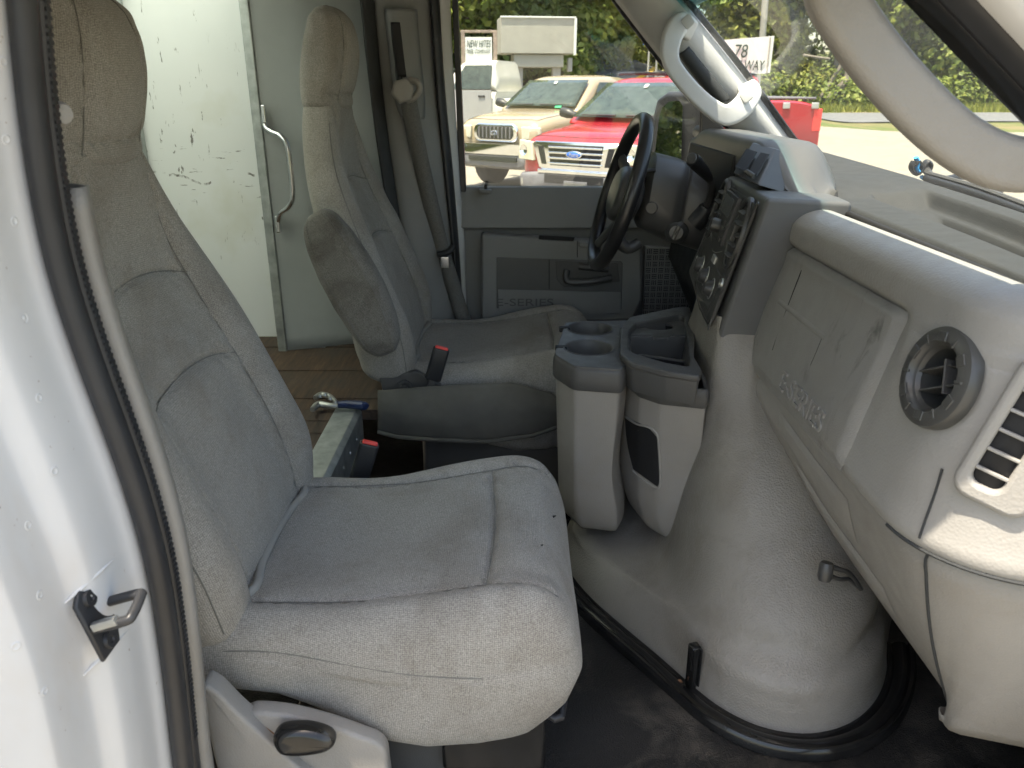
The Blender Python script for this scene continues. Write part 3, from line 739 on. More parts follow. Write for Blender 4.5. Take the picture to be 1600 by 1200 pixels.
# instrument hood with switch pod
G = []
for Y in np.linspace(1.60, 2.45, 60):
    s_ = float(sstep(1.585, 1.80, Y)); f_ = float(sstep(2.30, 2.45, Y)); zt2 = 1.534 + .110 * s_ - .03 * f_; xr = .585 - .045 * s_
    pr = [(xr + .004, 1.535), (xr, 1.545 + (zt2 - 1.545) * .55), (xr + .004, zt2 - .010), (xr + .02, zt2 - .001), (xr + .05, zt2), (.63 + .035 * s_, zt2 - .004), (.65 + .045 * s_, zt2 - .03 * s_), (.66 + .065 * s_, 1.556), (.665 + .065 * s_, 1.535)]
    G.append([(q.x, Y, q.y) for q in cr([(a, b, 0) for a, b in pr], 3)])
hd = surf('instrument_hood', G, M['ribbed'], dash, True, True, 50)
prism('instrument_shade', [(.536, 1.93, 1.60), (.530, 1.93, 1.55), (.515, 1.93, 1.44), (.56, 1.93, 1.44), (.56, 1.93, 1.60)], (0, .49, 0), M['hole'], hd, .006)  # proud black block, painted for the shade inside the cluster recess
prism('dash_lower_driver', [(.60, 1.94, 1.50), (.52, 1.94, 1.44), (.50, 1.94, 1.25), (.62, 1.94, 1.0), (.80, 1.94, 1.0), (.80, 1.94, 1.52)], (0, .52, 0), M['dash'], dash, .02)
# switch pod on the flank of the hood
pc = [A(1168, 245, 1.70), A(1212, 232, 1.735), A(1193, 285, 1.635), A(1146, 268, 1.69)]
pod = prism('switch_pod', [A(1175, 222, 1.80), A(1212, 232, 1.74), A(1186, 290, 1.63), A(1144, 270, 1.70)], Vector((.07, .02, -.02)), M['bezel'], dash, .004)
for q in ([(1170, 233, 1.765), (1186, 238, 1.74), (1168, 268, 1.675), (1152, 262, 1.70)], [(1192, 239, 1.735), (1205, 242, 1.72), (1186, 275, 1.65), (1172, 270, 1.67)]):
    P = [A(*t) + Vector((-.004, -.004, .001)) for t in q]; prism('switch', P, Vector((-.004, -.004, .001)), M['hole'], pod, .001)
tube('switch_lip', [A(1166, 268, 1.665), A(1178, 276, 1.645)], .006, M['bezel'], pod, 8, 2)
# ------------------------------------------------------------ steering wheel and column
sw = thing('steering_wheel', 'black leather steering wheel on a dark column in front of the driver seat', 'steering wheel', (.29, 2.12, 1.30))
C = Vector((.288, 2.12, 1.487)); U = Vector((.286, 0, .958)); N = Vector((-.958, 0, .286)); S = Vector((0, 1, 0))
RW = .198
P = [C + (U * math.cos(a) + S * math.sin(a)) * RW for a in np.linspace(0, 2 * math.pi, 64, endpoint=False)]
V, Fc = sweepv(P, circ(.0165, 12, .019), True, N); rim = mk('rim', V, Fc, M['wheelleather'], sw, 60)
for ang in (R(65), R(-65), R(150), R(-150)):
    d = U * math.cos(ang) + S * math.sin(ang)
    tube('spoke', [C + d * .05 - N * .035, C + d * .12 - N * .022, C + d * RW], .020, M['col'], sw, 10, 4, ry=.010, up=N)
Mh = axisM(C - N * .018, N, U)
pillow('airbag_cover', [(.075 * math.cos(a), .095 * math.sin(a)) for a in np.linspace(0, 2 * math.pi, 28, endpoint=False)], .07, .025, Mh, M['col'], sw, 5)
colm = thing('steering_column', 'dark steering column shroud with ignition switch and column shifter', 'steering column', (.5, 2.12, 1.30))
ax = [(.345, 1.497, .060, .075), (.36, 1.495, .082, .098), (.42, 1.475, .086, .104), (.443, 1.465, .085, .104), (.449, 1.463, .078, .096), (.455, 1.461, .084, .102), (.53, 1.428, .080, .095), (.62, 1.39, .062, .075), (.70, 1.36, .055, .07)]
G = []
for x, z, ry, rz in ax:
    G.append([(x + .3 * rz * math.sin(a) * .6, 2.12 + ry * math.copysign(abs(math.cos(a)) ** .7, math.cos(a)), z + rz * math.copysign(abs(math.sin(a)) ** .7, math.sin(a))) for a in np.linspace(0, 2 * math.pi, 32, endpoint=False)])
sh = surf('shroud', G, M['col'], colm, True, True, 50)
ig = A(1057, 362, 2.045)
Mi = axisM(ig, (-.25, -1, .05), (.4, 0, 1))
i_ = lathe('ignition_switch', [(0, .022), (.018, .021), (.020, .016), (.026, .010), (.031, .002), (.032, -.02)], Mi, M['col'], colm, 32)
V, Fc = boxv((0, 0, .024), (.040, .011, .012)); mk('key_grip', [Mi @ v for v in V], Fc, M['bezel'], i_, bevel=.003)
V, Fc = boxv((0, 0, .0305), (.012, .003, .002)); mk('key_slot', [Mi @ v for v in V], Fc, M['hole'], i_, bevel=.0005)
lathe('plug', [(0, .002), (.014, .002), (.016, 0)], axisM(A(1018, 325, 2.035) + Vector((0, .0, 0)), (-.1, -1, 0)), M['col'], colm, 24)
tube('key_tab', [A(965, 372, 2.06), A(980, 388, 2.06), A(998, 380, 2.07)], .016, M['col'], colm, 8, 4)
tube('tilt_lever', [A(1000, 268, 2.06), A(1025, 266, 2.05)], .012, M['col'], colm, 8, 2, ry=.005)
lv = tube('shift_lever', [A(1096, 335, 2.04), A(1108, 312, 2.02), A(1112, 288, 1.99), A(1102, 270, 1.965)], .0085, M['col'], colm, 10, 6)
tube('shift_knob', [A(1110, 281, 1.97), A(1100, 268, 1.96), A(1088, 255, 1.94), A(1082, 249, 1.93)], .0165, M['wheelleather'], colm, 14, 6, scale=[.55, .9, 1.1, 1.05])
lathe('knob_cap', [(0, .002), (.012, .002), (.014, 0)], axisM(A(1080.5, 247.5, 1.926), (-.55, -.7, .3)), M['col'], colm, 18)
tube('lever_boot', [A(1106, 322, 2.03), A(1098, 335, 2.04), A(1085, 348, 2.05)], .026, M['black'], colm, 12, 4, scale=[.7, 1, 1.1])

# ------------------------------------------------------------ driver door with window and mirror
door = thing('driver_door', 'closed grey driver door with window, dark pull handle and speaker grille', 'door', (.15, 2.52, .7))
DY = 2.50
def dp(a, b, y=DY): return A(a, b, y)
# panel sheet with a lit upper part and a ledge, lofted from a vertical profile
zt = dp(850, 296).z
prof = [(2.56, zt - .03), (2.555, zt), (2.535, zt + .006), (2.515, zt + .004), (2.507, zt - .01), (2.492, zt - .07), (2.486, zt - .118), (2.500, zt - .125), (2.505, zt - .135), (2.505, .80)]
G = [[(x, y, z) for y, z in prof] for x in np.linspace(dp(722, 400).x, .80, 14)]
pan = surf('trim_panel', G, M['doorp'], door, smooth=40)
arm = [(752, 366), (1003, 382), (1003, 470), (985, 505), (985, 640), (752, 640)]
ar = prism('armrest', [dp(a, b, 2.44) for a, b in arm], (0, .062, 0), M['doorp'], door, .010)
prism('pull_cup', [dp(a, b, 2.438) for a, b in ((842, 368), (898, 371), (896, 377), (842, 374))], (0, .004, 0), M['hole'], ar, .001)
tube('armrest_seam', [dp(902, 376, 2.437), dp(902, 402, 2.437)], .0015, M['hole'], ar, 5, 1)
prism('armrest_cap', [dp(a, b, 2.433) for a, b in ((905, 378), (1000, 384), (1000, 392), (905, 386))], (0, .01, 0), M['doorp'], ar, .003)
ins = prism('recessed_insert', [dp(a, b, 2.437) for a, b in ((776, 402), (970, 408), (973, 412), (971, 484), (776, 482))], (0, .004, 0), M['doord'], ar, .002)
lowp = prism('lower_insert', [dp(a, b, 2.437) for a, b in ((778, 452), (970, 456), (970, 490), (780, 492))], (0, -.003, 0), M['doorp'], ar, .002)
text('lettering', 'E-SERIES', .034, Matrix.Translation(dp(820, 473, 2.432)) @ Matrix.Rotation(R(90), 4, 'X'), M['doord'], lowp, .001, 1.55)
tube('insert_seam', [dp(858, 405, 2.436), dp(858, 452, 2.436)], .0013, M['hole'], ins, 5, 1)
hp = [(868, 408), (965, 412), (968, 440), (920, 448), (880, 448), (870, 436)]
hr = prism('handle_recess', [dp(a, b, 2.435) for a, b in hp], (0, .004, 0), M['dark'], ar, .003)
tube('pull_handle', [dp(886, 422, 2.425), dp(884, 434, 2.418), (dp(893, 441, 2.415)), dp(925, 440, 2.412), dp(955, 434, 2.42)], .011, M['col'], ar, 10, 6)
tube('latch_lever', [dp(905, 416, 2.428), dp(930, 418, 2.418), dp(950, 420, 2.425)], .012, M['col'], ar, 10, 4)
prism('pocket', [dp(a, b, 2.437) for a, b in ((778, 500), (985, 497), (985, 640), (778, 640))], (0, -.004, 0), M['doord'], ar, .004)
# lock knob
lk = prism('lock_cup', [dp(a, b, 2.478) for a, b in ((748, 296), (768, 297), (767, 303), (750, 302))], (0, .03, 0), M['doorp'], door, .003)
tube('lock_knob', [dp(759, 302, 2.50), dp(759, 288, 2.50)], .005, M['black'], lk, 8, 1)
# speaker grille: basket weave of slots
gr = prism('speaker_grille', [dp(a, b, 2.472) for a, b in ((1008, 385), (1092, 390), (1092, 520), (1004, 520))], (0, .03, 0), M['doorp'], door, .004)
parts = []; g0 = dp(1010, 388, 2.471); cell = .0205
for i in range(10):
    for j in range(13):
        c = g0 + Vector((cell * (i + .5), 0, -cell * (j + .5)))
        for k in (-1, 0, 1):
            parts.append(boxv(c + Vector((0, 0, k * .0058)) if (i + j) % 2 else c + Vector((k * .0058, 0, 0)), (.0155, .003, .0019) if (i + j) % 2 else (.0019, .003, .0155)))
V, Fc = merge(parts); o = mk('grille_slot', V, Fc, M['hole'], gr, 0); o['kind'] = 'stuff'
# window frame and pane
fr = [dp(706, -60, 2.52), dp(722, 290, 2.52)]
prism('window_frame', [dp(704, -60, 2.50), dp(712, -60, 2.50), dp(728, 300, 2.50), dp(718, 300, 2.50)], (0, .04, 0), M['black'], door, .003)
tube('window_channel', [dp(940, -60, 2.53), dp(955, -12, 2.53), dp(1000, 50, 2.53), dp(1043, 105, 2.53), dp(1100, 162, 2.53), dp(1160, 216, 2.53)], .012, M['black'], door, 8, 6)
tube('division_bar', [dp(1098, 162, 2.52), dp(1096, 230, 2.52), dp(1091, 312, 2.52)], .009, M['black'], door, 8, 3)
P = [dp(712, -70, 2.545), dp(945, -70, 2.545), dp(1045, 100, 2.545), dp(1160, 210, 2.545), dp(1160, 320, 2.545), dp(724, 320, 2.545)]
prism('window_pane', P, (0, .004, 0), M['glass'], door, 0)
box('outer_skin', ((-.17 + .85) / 2, 2.60, 1.10), (1.02, .03, .70), M['white'], door, .01)
box('header_rail', (.18, 2.55, 2.09), (.90, .12, .05), M['pillar'], van, .015)
# mirror: telescoping arm outside the window
mir = thing('side_mirror', 'tall black towing mirror on two arms outside the driver window', 'mirror', (.66, 2.75, 1.45))
mo = [(1028, 180), (1032, 158), (1045, 147), (1062, 147), (1070, 156), (1070, 200), (1066, 262), (1056, 268), (1022, 258)]
mc = sum((A(a, b, 2.85) for a, b in mo), Vector()) / len(mo)
def hull(name, poly, y0, dvec, mat, parent, bev):
    return prism(name, [A(a, b, y0) for a, b in poly], dvec, mat, parent, bev, 4)
yaw = Matrix.Rotation(R(-57), 4, 'Z')
def mpt(a, b, off=0):
    p = A(a, b, 2.85) - mc; p = Vector((p.x * 1.85, 0, p.z)); q = yaw @ (p + Vector((0, off, 0))); return mc + q
housing = prism('housing', [mpt(a, b) for a, b in ((1025, 182), (1030, 155), (1044, 143), (1068, 143), (1084, 152), (1088, 175), (1088, 247), (1077, 268), (1052, 273), (1017, 264))], yaw @ Vector((0, .10, 0)), M['black'], mir, .02, 4)
gm = plain('mirror_glass', (.9, .9, .9), .01, 1, amt=0)
prism('mirror_glass', [mpt(a, b, -.003 - .010 * (b - 156) / 98) for a, b in ((1036, 184), (1040, 168), (1048, 159), (1060, 157), (1064, 164), (1063, 246), (1057, 253), (1031, 248))], yaw @ Vector((0, .002, 0)), gm, mir, 0)
tube('arm', [mpt(1080, 208, .06), A(1092, 206, 2.72), A(1105, 206, 2.60), A(1125, 210, 2.56)], .022, M['black'], mir, 12, 4)
tube('arm', [mpt(1078, 262, .06), A(1088, 280, 2.72), A(1105, 286, 2.60), A(1125, 286, 2.56)], .026, M['black'], mir, 12, 4)

# ------------------------------------------------------------ seats
BK = np.array([[-.04, .00, -.10, .235, .0], [-.025, .015, -.13, .25, .02], [.03, .025, -.158, .272, .035], [.10, .020, -.170, .287, .045], [.20, -.015, -.195, .290, .05], [.29, -.050, -.215, .280, .05], [.42, -.105, -.244, .256, .045],
               [.50, -.138, -.258, .225, .035], [.56, -.155, -.265, .190, .022], [.61, -.164, -.268, .160, .008], [.65, -.168, -.266, .138, .0], [.67, -.17, -.262, .128, 0.]])
HR = np.array([[.648, -.172, -.258, .118, 0], [.655, -.164, -.264, .130, .0], [.68, -.158, -.268, .142, .0], [.72, -.146, -.268, .143, 0], [.79, -.134, -.256, .141, 0], [.84, -.138, -.242, .133, 0], [.872, -.152, -.228, .120, 0], [.888, -.172, -.212, .082, 0], [.893, -.185, -.2, .05, 0]])
def smooth_interp(T, s):
    x = T[:, 0]; out = []
    for c in range(1, T.shape[1]):
        y = T[:, c]; m = np.gradient(y, x); i = np.clip(np.searchsorted(x, s) - 1, 0, len(x) - 2); h = x[i + 1] - x[i]; t = (s - x[i]) / h
        out.append((2 * t**3 - 3 * t**2 + 1) * y[i] + (t**3 - 2 * t**2 + t) * h * m[i] + (-2 * t**3 + 3 * t**2) * y[i + 1] + (t**3 - t**2) * h * m[i + 1])
    return out
def segd(px_, py_, poly):                # distance of points to a polyline
    d = np.full(px_.shape, 9.)
    for (a, b), (c, e) in zip(poly[:-1], poly[1:]):
        vx, vy = c - a, e - b; L = vx * vx + vy * vy + 1e-12; t = np.clip(((px_ - a) * vx + (py_ - b) * vy) / L, 0, 1)
        d = np.minimum(d, np.hypot(px_ - a - t * vx, py_ - b - t * vy))
    return d
def arcy(z0, h, yh): return [(y, z0 + h * (1 - (y / yh) ** 2)) for y in np.linspace(-yh, yh, 13)]
def long(sgn): return [(sgn * y, z) for y, z in ((.150, -.03), (.158, .05), (.168, .15), (.166, .28), (.150, .42), (.128, .52), (.112, .60), (.105, .66))]
BSEAM = [long(1), long(-1), arcy(.455, .022, .147), arcy(.30, .022, .165)]
HSEAM = [[(-.085, .655), (-.086, .70), (-.085, .80), (-.07, .86), (-.045, .885)], [(.085, .655), (.086, .70), (.085, .80), (.07, .86), (.045, .885)], [(-.135, .690), (0, .684), (.135, .690)]]
def back_surface(T, n, m, seams, convex=0.0, gd=.0065, gw=.0045):
    s = np.linspace(T[0, 0], T[-1, 0], n) if not convex else T[0, 0] + (T[-1, 0] - T[0, 0]) * (np.sin((np.linspace(0, 1, n) - .5) * math.pi) * .5 + .5)
    xF, xR, hw, b = smooth_interp(T, s); th = np.linspace(0, 2 * math.pi, m, endpoint=False) - math.pi / 2 * 0
    c, q = np.cos(th), np.sin(th); e1, e2 = .52, .62
    w_ = np.sign(c) * np.abs(c) ** e1; d = np.sign(q) * np.abs(q) ** e2
    S_, W_ = np.meshgrid(s, w_, indexing='ij'); D = np.broadcast_to(d, S_.shape)
    xm = ((xF + xR) / 2)[:, None]; hd = ((xF - xR) / 2)[:, None]; Y = hw[:, None] * W_
    X = xm + hd * D - b[:, None] * (1 - sstep(.40, .85, np.abs(W_))) * np.clip(D, 0, 1)
    if convex: X = X - convex * W_ ** 2 * np.clip(D, 0, 1)
    gdist = np.full(S_.shape, 9.)
    for p in seams: gdist = np.minimum(gdist, segd(Y, S_, p))
    X = X - np.where(D > .3, gd * np.exp(-(gdist / gw) ** 2) + gd * .8 * np.exp(-(gdist / (gw * 3.5)) ** 2), 0)
    front = np.clip(D, 0, 1)
    X = X + front * (.0016 * np.sin((Y + S_ * .6) * 250) * np.exp(-(gdist / .016) ** 2) + .0022 * np.sin(19 * S_ + 11 * Y) * np.sin(23 * Y - 6 * S_))
    return np.stack([X, Y, S_], -1)
def back_front(T, y, z, convex=0.0):
    xF, xR, hw, b = [float(v) for v in smooth_interp(T, np.array(z))]; wv = max(-1, min(1, y / hw)); c = abs(wv) ** (1 / .52); d = math.sqrt(max(0, 1 - c * c)) ** .62
    return Vector(((xF + xR) / 2 + (xF - xR) / 2 * d - b * (1 - float(sstep(.40, .85, abs(wv)))) * d - convex * wv * wv * d, y, z))
CU_L = .525
def cush_par(x):
    k = np.clip((x - (CU_L - .13)) / .13, 0, 1); r = np.sqrt(np.clip(1 - k ** 2.4, 0, 1))
    zt_ = .012 + .045 * sstep(.10, .50, x); zt_ = zt_ - .02 * sstep(.47, CU_L, x)
    hw = .250 + .020 * sstep(.0, .3, x); hw = hw * (.80 + .20 * r)
    zb = np.interp(x, [-.08, .05, .20, .28, .36, .44, .50, CU_L], [-.13, -.15, -.235, -.255, -.25, -.235, -.20, -.13])
    zm = -.085; zt_ = zm + (zt_ - zm) * (.10 + .90 * r); zb = zm + (zb - zm) * (.25 + .75 * r)
    return zt_, zb, hw
CSEAM = [[(-.02, .185), (.20, .190), (.36, .190), (.44, .197), (.485, .20)], [(-.02, -.185), (.20, -.190), (.36, -.190), (.44, -.197), (.485, -.20)], [(.375, -.190), (.385, 0), (.375, .190)]]
def cush_pt(x, w_, d):
    zt_, zb, hw = cush_par(x); zm = (zt_ + zb) / 2; hz = (zt_ - zb) / 2
    y = hw * w_; z = zm + hz * d
    bol = .030 * sstep(.58, .86, np.abs(w_)) * (.5 + .5 * sstep(.1, .42, x)) * (1 - .9 * sstep(.50, CU_L, x)) - .012 * (1 - sstep(.0, .7, np.abs(w_)))
    z = z + bol * np.clip(d, 0, 1) ** 1.5
    return y, z
def cushion_surface(n=190, m=300):
    x = np.concatenate([np.linspace(-.08, CU_L - .13, n - 60, endpoint=False), CU_L - .13 + .13 * np.sin(np.linspace(0, math.pi / 2, 60))])
    th = np.linspace(0, 2 * math.pi, m, endpoint=False); c, q = np.cos(th), np.sin(th)
    w_ = np.sign(c) * np.abs(c) ** .35; d = np.sign(q) * np.abs(q) ** .55
    X, W_ = np.meshgrid(x, w_, indexing='ij'); D = np.broadcast_to(d, X.shape)
    Y, Z = cush_pt(X, W_, D)
    g = np.full(X.shape, 9.)
    for p in CSEAM: g = np.minimum(g, segd(X, Y, p))
    Z = Z - np.where(D > .4, .0065 * np.exp(-(g / .0045) ** 2) + .007 * np.exp(-(g / .020) ** 2), 0)
    up_ = np.clip(D, 0, 1); Z = Z + up_ * (.0016 * np.sin((X + .7 * Y) * 240) * np.exp(-(g / .016) ** 2) + .0028 * np.sin(17 * X + 9 * Y) * np.sin(14 * Y - 8 * X))
    # soft wrinkles in the side cloth
    side = sstep(.8, .97, np.abs(W_)) * (D < .2)
    wr = .006 * np.sin(14 * X - 22 * Z) * np.exp(-((X - .16) / .12) ** 2) + .004 * np.sin(9 * X + 30 * Z) * np.exp(-((X - .42) / .10) ** 2)
    Y = Y + np.sign(W_) * side * wr
    return np.stack([X, Y, Z], -1)
def cush_top(x, y):
    zt_, zb, hw = [float(v) for v in cush_par(np.array(x))]; wv = max(-1, min(1, y / hw)); c = abs(wv) ** (1 / .35); d = math.sqrt(max(0, 1 - c * c)) ** .55
    yy, z = cush_pt(np.array(x), np.array(wv), np.array(d)); return Vector((x, y, float(z) - .0035))
def cush_side(x, z, sg):                 # point on the flank at height z
    zt_, zb, hw = [float(v) for v in cush_par(np.array(x))]; zm = (zt_ + zb) / 2; d = max(-1, min(1, (z - zm) / ((zt_ - zb) / 2))); q = abs(d) ** (1 / .55); c = math.sqrt(max(0, 1 - q * q)) ** .35
    return Vector((x, sg * (hw * c - .0004), z))
def thread(name, pts, parent, r=.0008): return tube(name, pts, r, M['seatline'], parent, 5, 3)
def build_seat(name, label):
    t = thing(name, label, 'seat')
    bk = surf('backrest', back_surface(BK, 200, 320, BSEAM), M['seat'], t, True, True, 180)
    for p in BSEAM:
        q = [back_front(BK, y, z) + Vector((-.0095, 0, 0)) for y, z in p if z < .64]; thread('seam', q, bk)
    for sg in (1, -1):
        q = []
        for z in np.linspace(0.0, .62, 22):
            xF, xR, hw, b = [float(v) for v in smooth_interp(BK, np.array(z))]; c = math.cos(R(24)); s_ = math.sin(R(24))
            q.append(Vector(((xF + xR) / 2 + (xF - xR) / 2 * s_ ** .62, sg * (hw * c ** .52 + .0002), z)))
        thread('seam', q, bk, .0014)
    hr = surf('headrest', back_surface(HR, 110, 220, HSEAM, .022, .004), M['seat'], t, True, True, 180)
    for p in HSEAM: thread('seam', [back_front(HR, y, z, .022) + Vector((-.005, 0, 0)) for y, z in p], hr)
    cu = surf('cushion', cushion_surface(), M['seat'], t, True, True, 180)
    for p in CSEAM: thread('seam', [cush_top(x, y) + Vector((0, 0, -.0065)) for x, y in p], cu)
    for sg in (1, -1):
        thread('seam', [cush_side(x, z, sg) for x, z in ((-.02, -.035), (.06, -.036), (.16, -.05), (.26, -.062), (.36, -.068), (.41, -.068), (.44, -.074), (.462, -.088))], cu, .0016)
    tube('piping', [(-.012, -.185, .012), (.006, -.155, .013), (-.006, -.08, .010), (-.010, 0, .008), (-.006, .08, .010), (.006, .155, .013), (-.012, .185, .012)], .0075, M['piping'], t, 10, 6)
    return t
pseat = build_seat('passenger_seat', 'grey cloth passenger seat in the foreground with stained cushion')
dseat = copytree(pseat); dseat.name = 'driver_seat'; dseat['label'] = 'grey cloth driver seat behind the steering wheel with a folded-up armrest'
pseat.location = (-.415, 1.185, .995); dseat.location = (-.265, 2.155, 1.05)
pseat['group'] = dseat['group'] = 'front cab seats'
def addp(seat, o):                       # re-parent a part built in world coordinates
    o.parent = seat; o.matrix_parent_inverse = Matrix.Translation(-Vector(seat.location)); return o
# passenger seat: side shield, recline lever, pedestal, burn marks
def yplate(name, pts, Y, t, r, mat, crown=0):
    P = [A(a, b, Y) for a, b in pts]; Q = [(p.x, p.z) for p in cr(P, 5, True)]
    Mx = Matrix(((1, 0, 0, 0), (0, 0, -1, Y), (0, 1, 0, 0), (0, 0, 0, 1)))
    return pillow(name, Q, t, r, Mx, mat, None, 4, crown)
sh = addp(pseat, yplate('side_shield', [(320, 1062), (342, 1066), (372, 1096), (420, 1140), (470, 1185), (520, 1225), (560, 1270), (400, 1290), (352, 1210), (330, 1120)], .885, .035, .006, M['lite']))
sh2 = addp(pseat, yplate('lever_shield', [(384, 1112), (430, 1104), (500, 1118), (560, 1138), (598, 1155), (608, 1185), (606, 1260), (520, 1280), (440, 1260), (395, 1190)], .900, .03, .008, M['lite']))
rl = addp(pseat, yplate('recline_lever', [(428, 1150), (440, 1135), (480, 1132), (515, 1142), (525, 1156), (510, 1168), (470, 1174), (440, 1170)], .862, .034, .014, M['gloss']))
addp(pseat, yplate('rusty_bracket', [(368, 1108), (400, 1120), (440, 1150), (430, 1165), (395, 1140), (370, 1122)], .890, .012, .003, M['rust']))
addp(pseat, box('pedestal', (-.16, 1.19, .72), (.40, .42, .15), M['dark'], None, .015))
addp(pseat, box('pedestal', (-.03, .965, .755), (.17, .02, .12), M['gloss'], None, .01))
addp(pseat, tube('adjust_bar', [(.055, 1.40, .80), (.085, 1.38, .80), (.085, 1.0, .80), (.055, .98, .80)], .007, M['black'], None, 8, 4))
for (x, y, r) in ((.455, -.075, .010), (.49, .07, .006)):
    c = cush_top(x, y) + Vector(pseat.location) + Vector((0, 0, .0005))
    addp(pseat, pillow('burn_mark', [(r * 1.3 * math.cos(a) * (1 + .3 * math.sin(3 * a)), r * .45 * math.sin(a)) for a in np.linspace(0, 2 * math.pi, 14, endpoint=False)], .003, .001, Matrix.Translation(c) @ Matrix.Rotation(R(25), 4, 'Z'), M['hole'], None, 1))
# driver seat: armrest, carpet skirt, pivot bolt, pedestal
ctr = [(492, 332), (500, 345), (515, 375), (538, 418), (562, 462), (584, 505), (598, 535), (606, 552)]; hwd = [10, 26, 36, 42, 43, 38, 30, 12]
cl = cr([A(a, b, 1.838) for a, b in ctr], 6); hwv = np.interp(np.linspace(0, 1, len(cl)), np.linspace(0, 1, len(hwd)), hwd) / F * 1.95
thk = np.interp(np.linspace(0, 1, len(cl)), [0, .06, .2, .8, .94, 1], [.012, .028, .040, .042, .030, .012]); G = []
for i, p in enumerate(cl):
    t_ = (cl[min(i + 1, len(cl) - 1)] - cl[max(i - 1, 0)]).normalized(); s_ = Vector((-t_.z, 0, t_.x))
    G.append([p + s_ * hwv[i] * math.copysign(abs(math.cos(a)) ** .62, math.cos(a)) + Vector((0, 1, 0)) * thk[i] * math.copysign(abs(math.sin(a)) ** .75, math.sin(a)) for a in np.linspace(0, 2 * math.pi, 48, endpoint=False)])
am = surf('armrest', G, M['arm'], None, True, True, 180, subs=1)
for q_ in (40, 32):
    addp(dseat, tube('armrest_seam', [Vector(r[q_]) for r in G[2:-2]], .0018, M['arm'], None, 5, 1))
addp(dseat, am)
Pm = [A(a, b, 1.806) for a, b in ((480, 345), (498, 333), (524, 346), (560, 395), (596, 455), (620, 505), (622, 535), (606, 548), (586, 545), (562, 520), (530, 462), (498, 400))]
sk = []
for t in np.linspace(0, 1, 40):
    a = 590 + (893 - 590) * t; top = np.interp(t, [0, .25, .45, .7, .9, 1], [610, 604, 600, 598, 614, 640]); bot = np.interp(t, [0, .1, .3, .55, .8, .95, 1], [674, 682, 687, 690, 680, 664, 645])
    Yt = 1.875 - .03 * math.sin(math.pi * t); row = []
    for k in range(14):
        u = k / 13; p = A(a, top + (bot - top) * u, Yt - .02 * math.sin(math.pi * u) + .010 * math.sin(11 * t) * u); row.append(p)
    sk.append(row)
addp(dseat, surf('carpet_skirt', sk, M['carpet'], None, smooth=180, solid=-.012))
addp(dseat, tube('skirt_edge', [r[-1] for r in sk], .007, M['carpet'], None, 8, 1))
addp(dseat, prism('recliner_plate', [A(a, b, 1.895) for a, b in ((592, 590), (650, 580), (690, 602), (690, 620), (600, 620))], (0, .02, 0), M['dark'], None, .004))
addp(dseat, lathe('pivot_bolt', [(0, .012), (.008, .012), (.009, .006), (.018, .006), (.018, 0)], axisM(A(632, 603, 1.893), (0, -1, 0)), M['col'], None, 18))
addp(dseat, box('pedestal', (-.02, 2.15, .80), (.46, .44, .30), M['dark'], None, .02))
# seat belt buckles
def buckle(label, base, top, wdir):
    t = thing('seat_belt_buckle', label, 'buckle', base, 'seat belt buckles'); d = (top - base).normalized(); Mx = axisM(base, d, wdir)
    L = (top - base).length
    q = pillow('body', rrect(.042, .024, .008), L * .62, .004, Mx @ Matrix.Translation((0, 0, L * .69)), M['black'], t, 3)
    pillow('release_button', rrect(.033, .013, .003), .010, .002, Mx @ Matrix.Translation((0, -.002, L * .998)), M['red'], t, 2)
    V, Fc = boxv((0, 0, L * .25), (.018, .008, L * .5)); mk('strap', [Mx @ v for v in V], Fc, M['dark'], t, bevel=.002); return t
buckle('black seat belt buckle with red button beside the passenger seat cushion', A(548, 790, 1.50), A(578, 692, 1.50), (1, .2, -.35))
buckle('black seat belt buckle with red button against the driver seat cushion', A(668, 622, 1.865), A(690, 544, 1.865), (1, .1, -.3))
# driver belt
bt = thing('seat_belt', 'grey seat belt hanging from the pillar guide beside the driver seat', 'seat belt', (-.3, 2.4, 1.0))
Wb = [(636, 150, 2.335), (650, 220, 2.36), (668, 300, 2.385), (690, 390, 2.41), (708, 450, 2.415), (730, 520, 2.42)]
G = []
for p in cr([A(*q) for q in Wb], 6):
    G.append([p + Vector((-.024, .010, .0)), p + Vector((-.008, -.001, 0)), p + Vector((.008, -.001, 0)), p + Vector((.024, .010, 0))])
surf('webbing', G, M['web'], bt, smooth=60, solid=.0018)
gd = pillow('guide_loop', [(.036 * math.cos(a), .034 * math.sin(a)) for a in np.linspace(0, 2 * math.pi, 6, endpoint=False)], .03, .010, axisM(A(629, 142, 2.325), (.25, -1, .1), (.3, 0, 1)), M['lite'], bt, 3)
tube('guide_ring', [A(632, 128, 2.35), A(648, 126, 2.34), A(656, 138, 2.335), A(648, 152, 2.335), A(636, 158, 2.34)], .009, M['lite'], bt, 10, 5)
tube('guide_stem', [A(622, 100, 2.36), A(624, 125, 2.35)], .010, M['black'], bt, 8, 2)
tube('tongue', [A(684, 398, 2.395), A(700, 394, 2.39), A(708, 386, 2.40)], .010, M['black'], bt, 8, 4)
V, Fc = boxv(A(695, 410, 2.395), (.026, .004, .036)); mk('tongue_plate', V, Fc, M['chrome'], bt, bevel=.002)
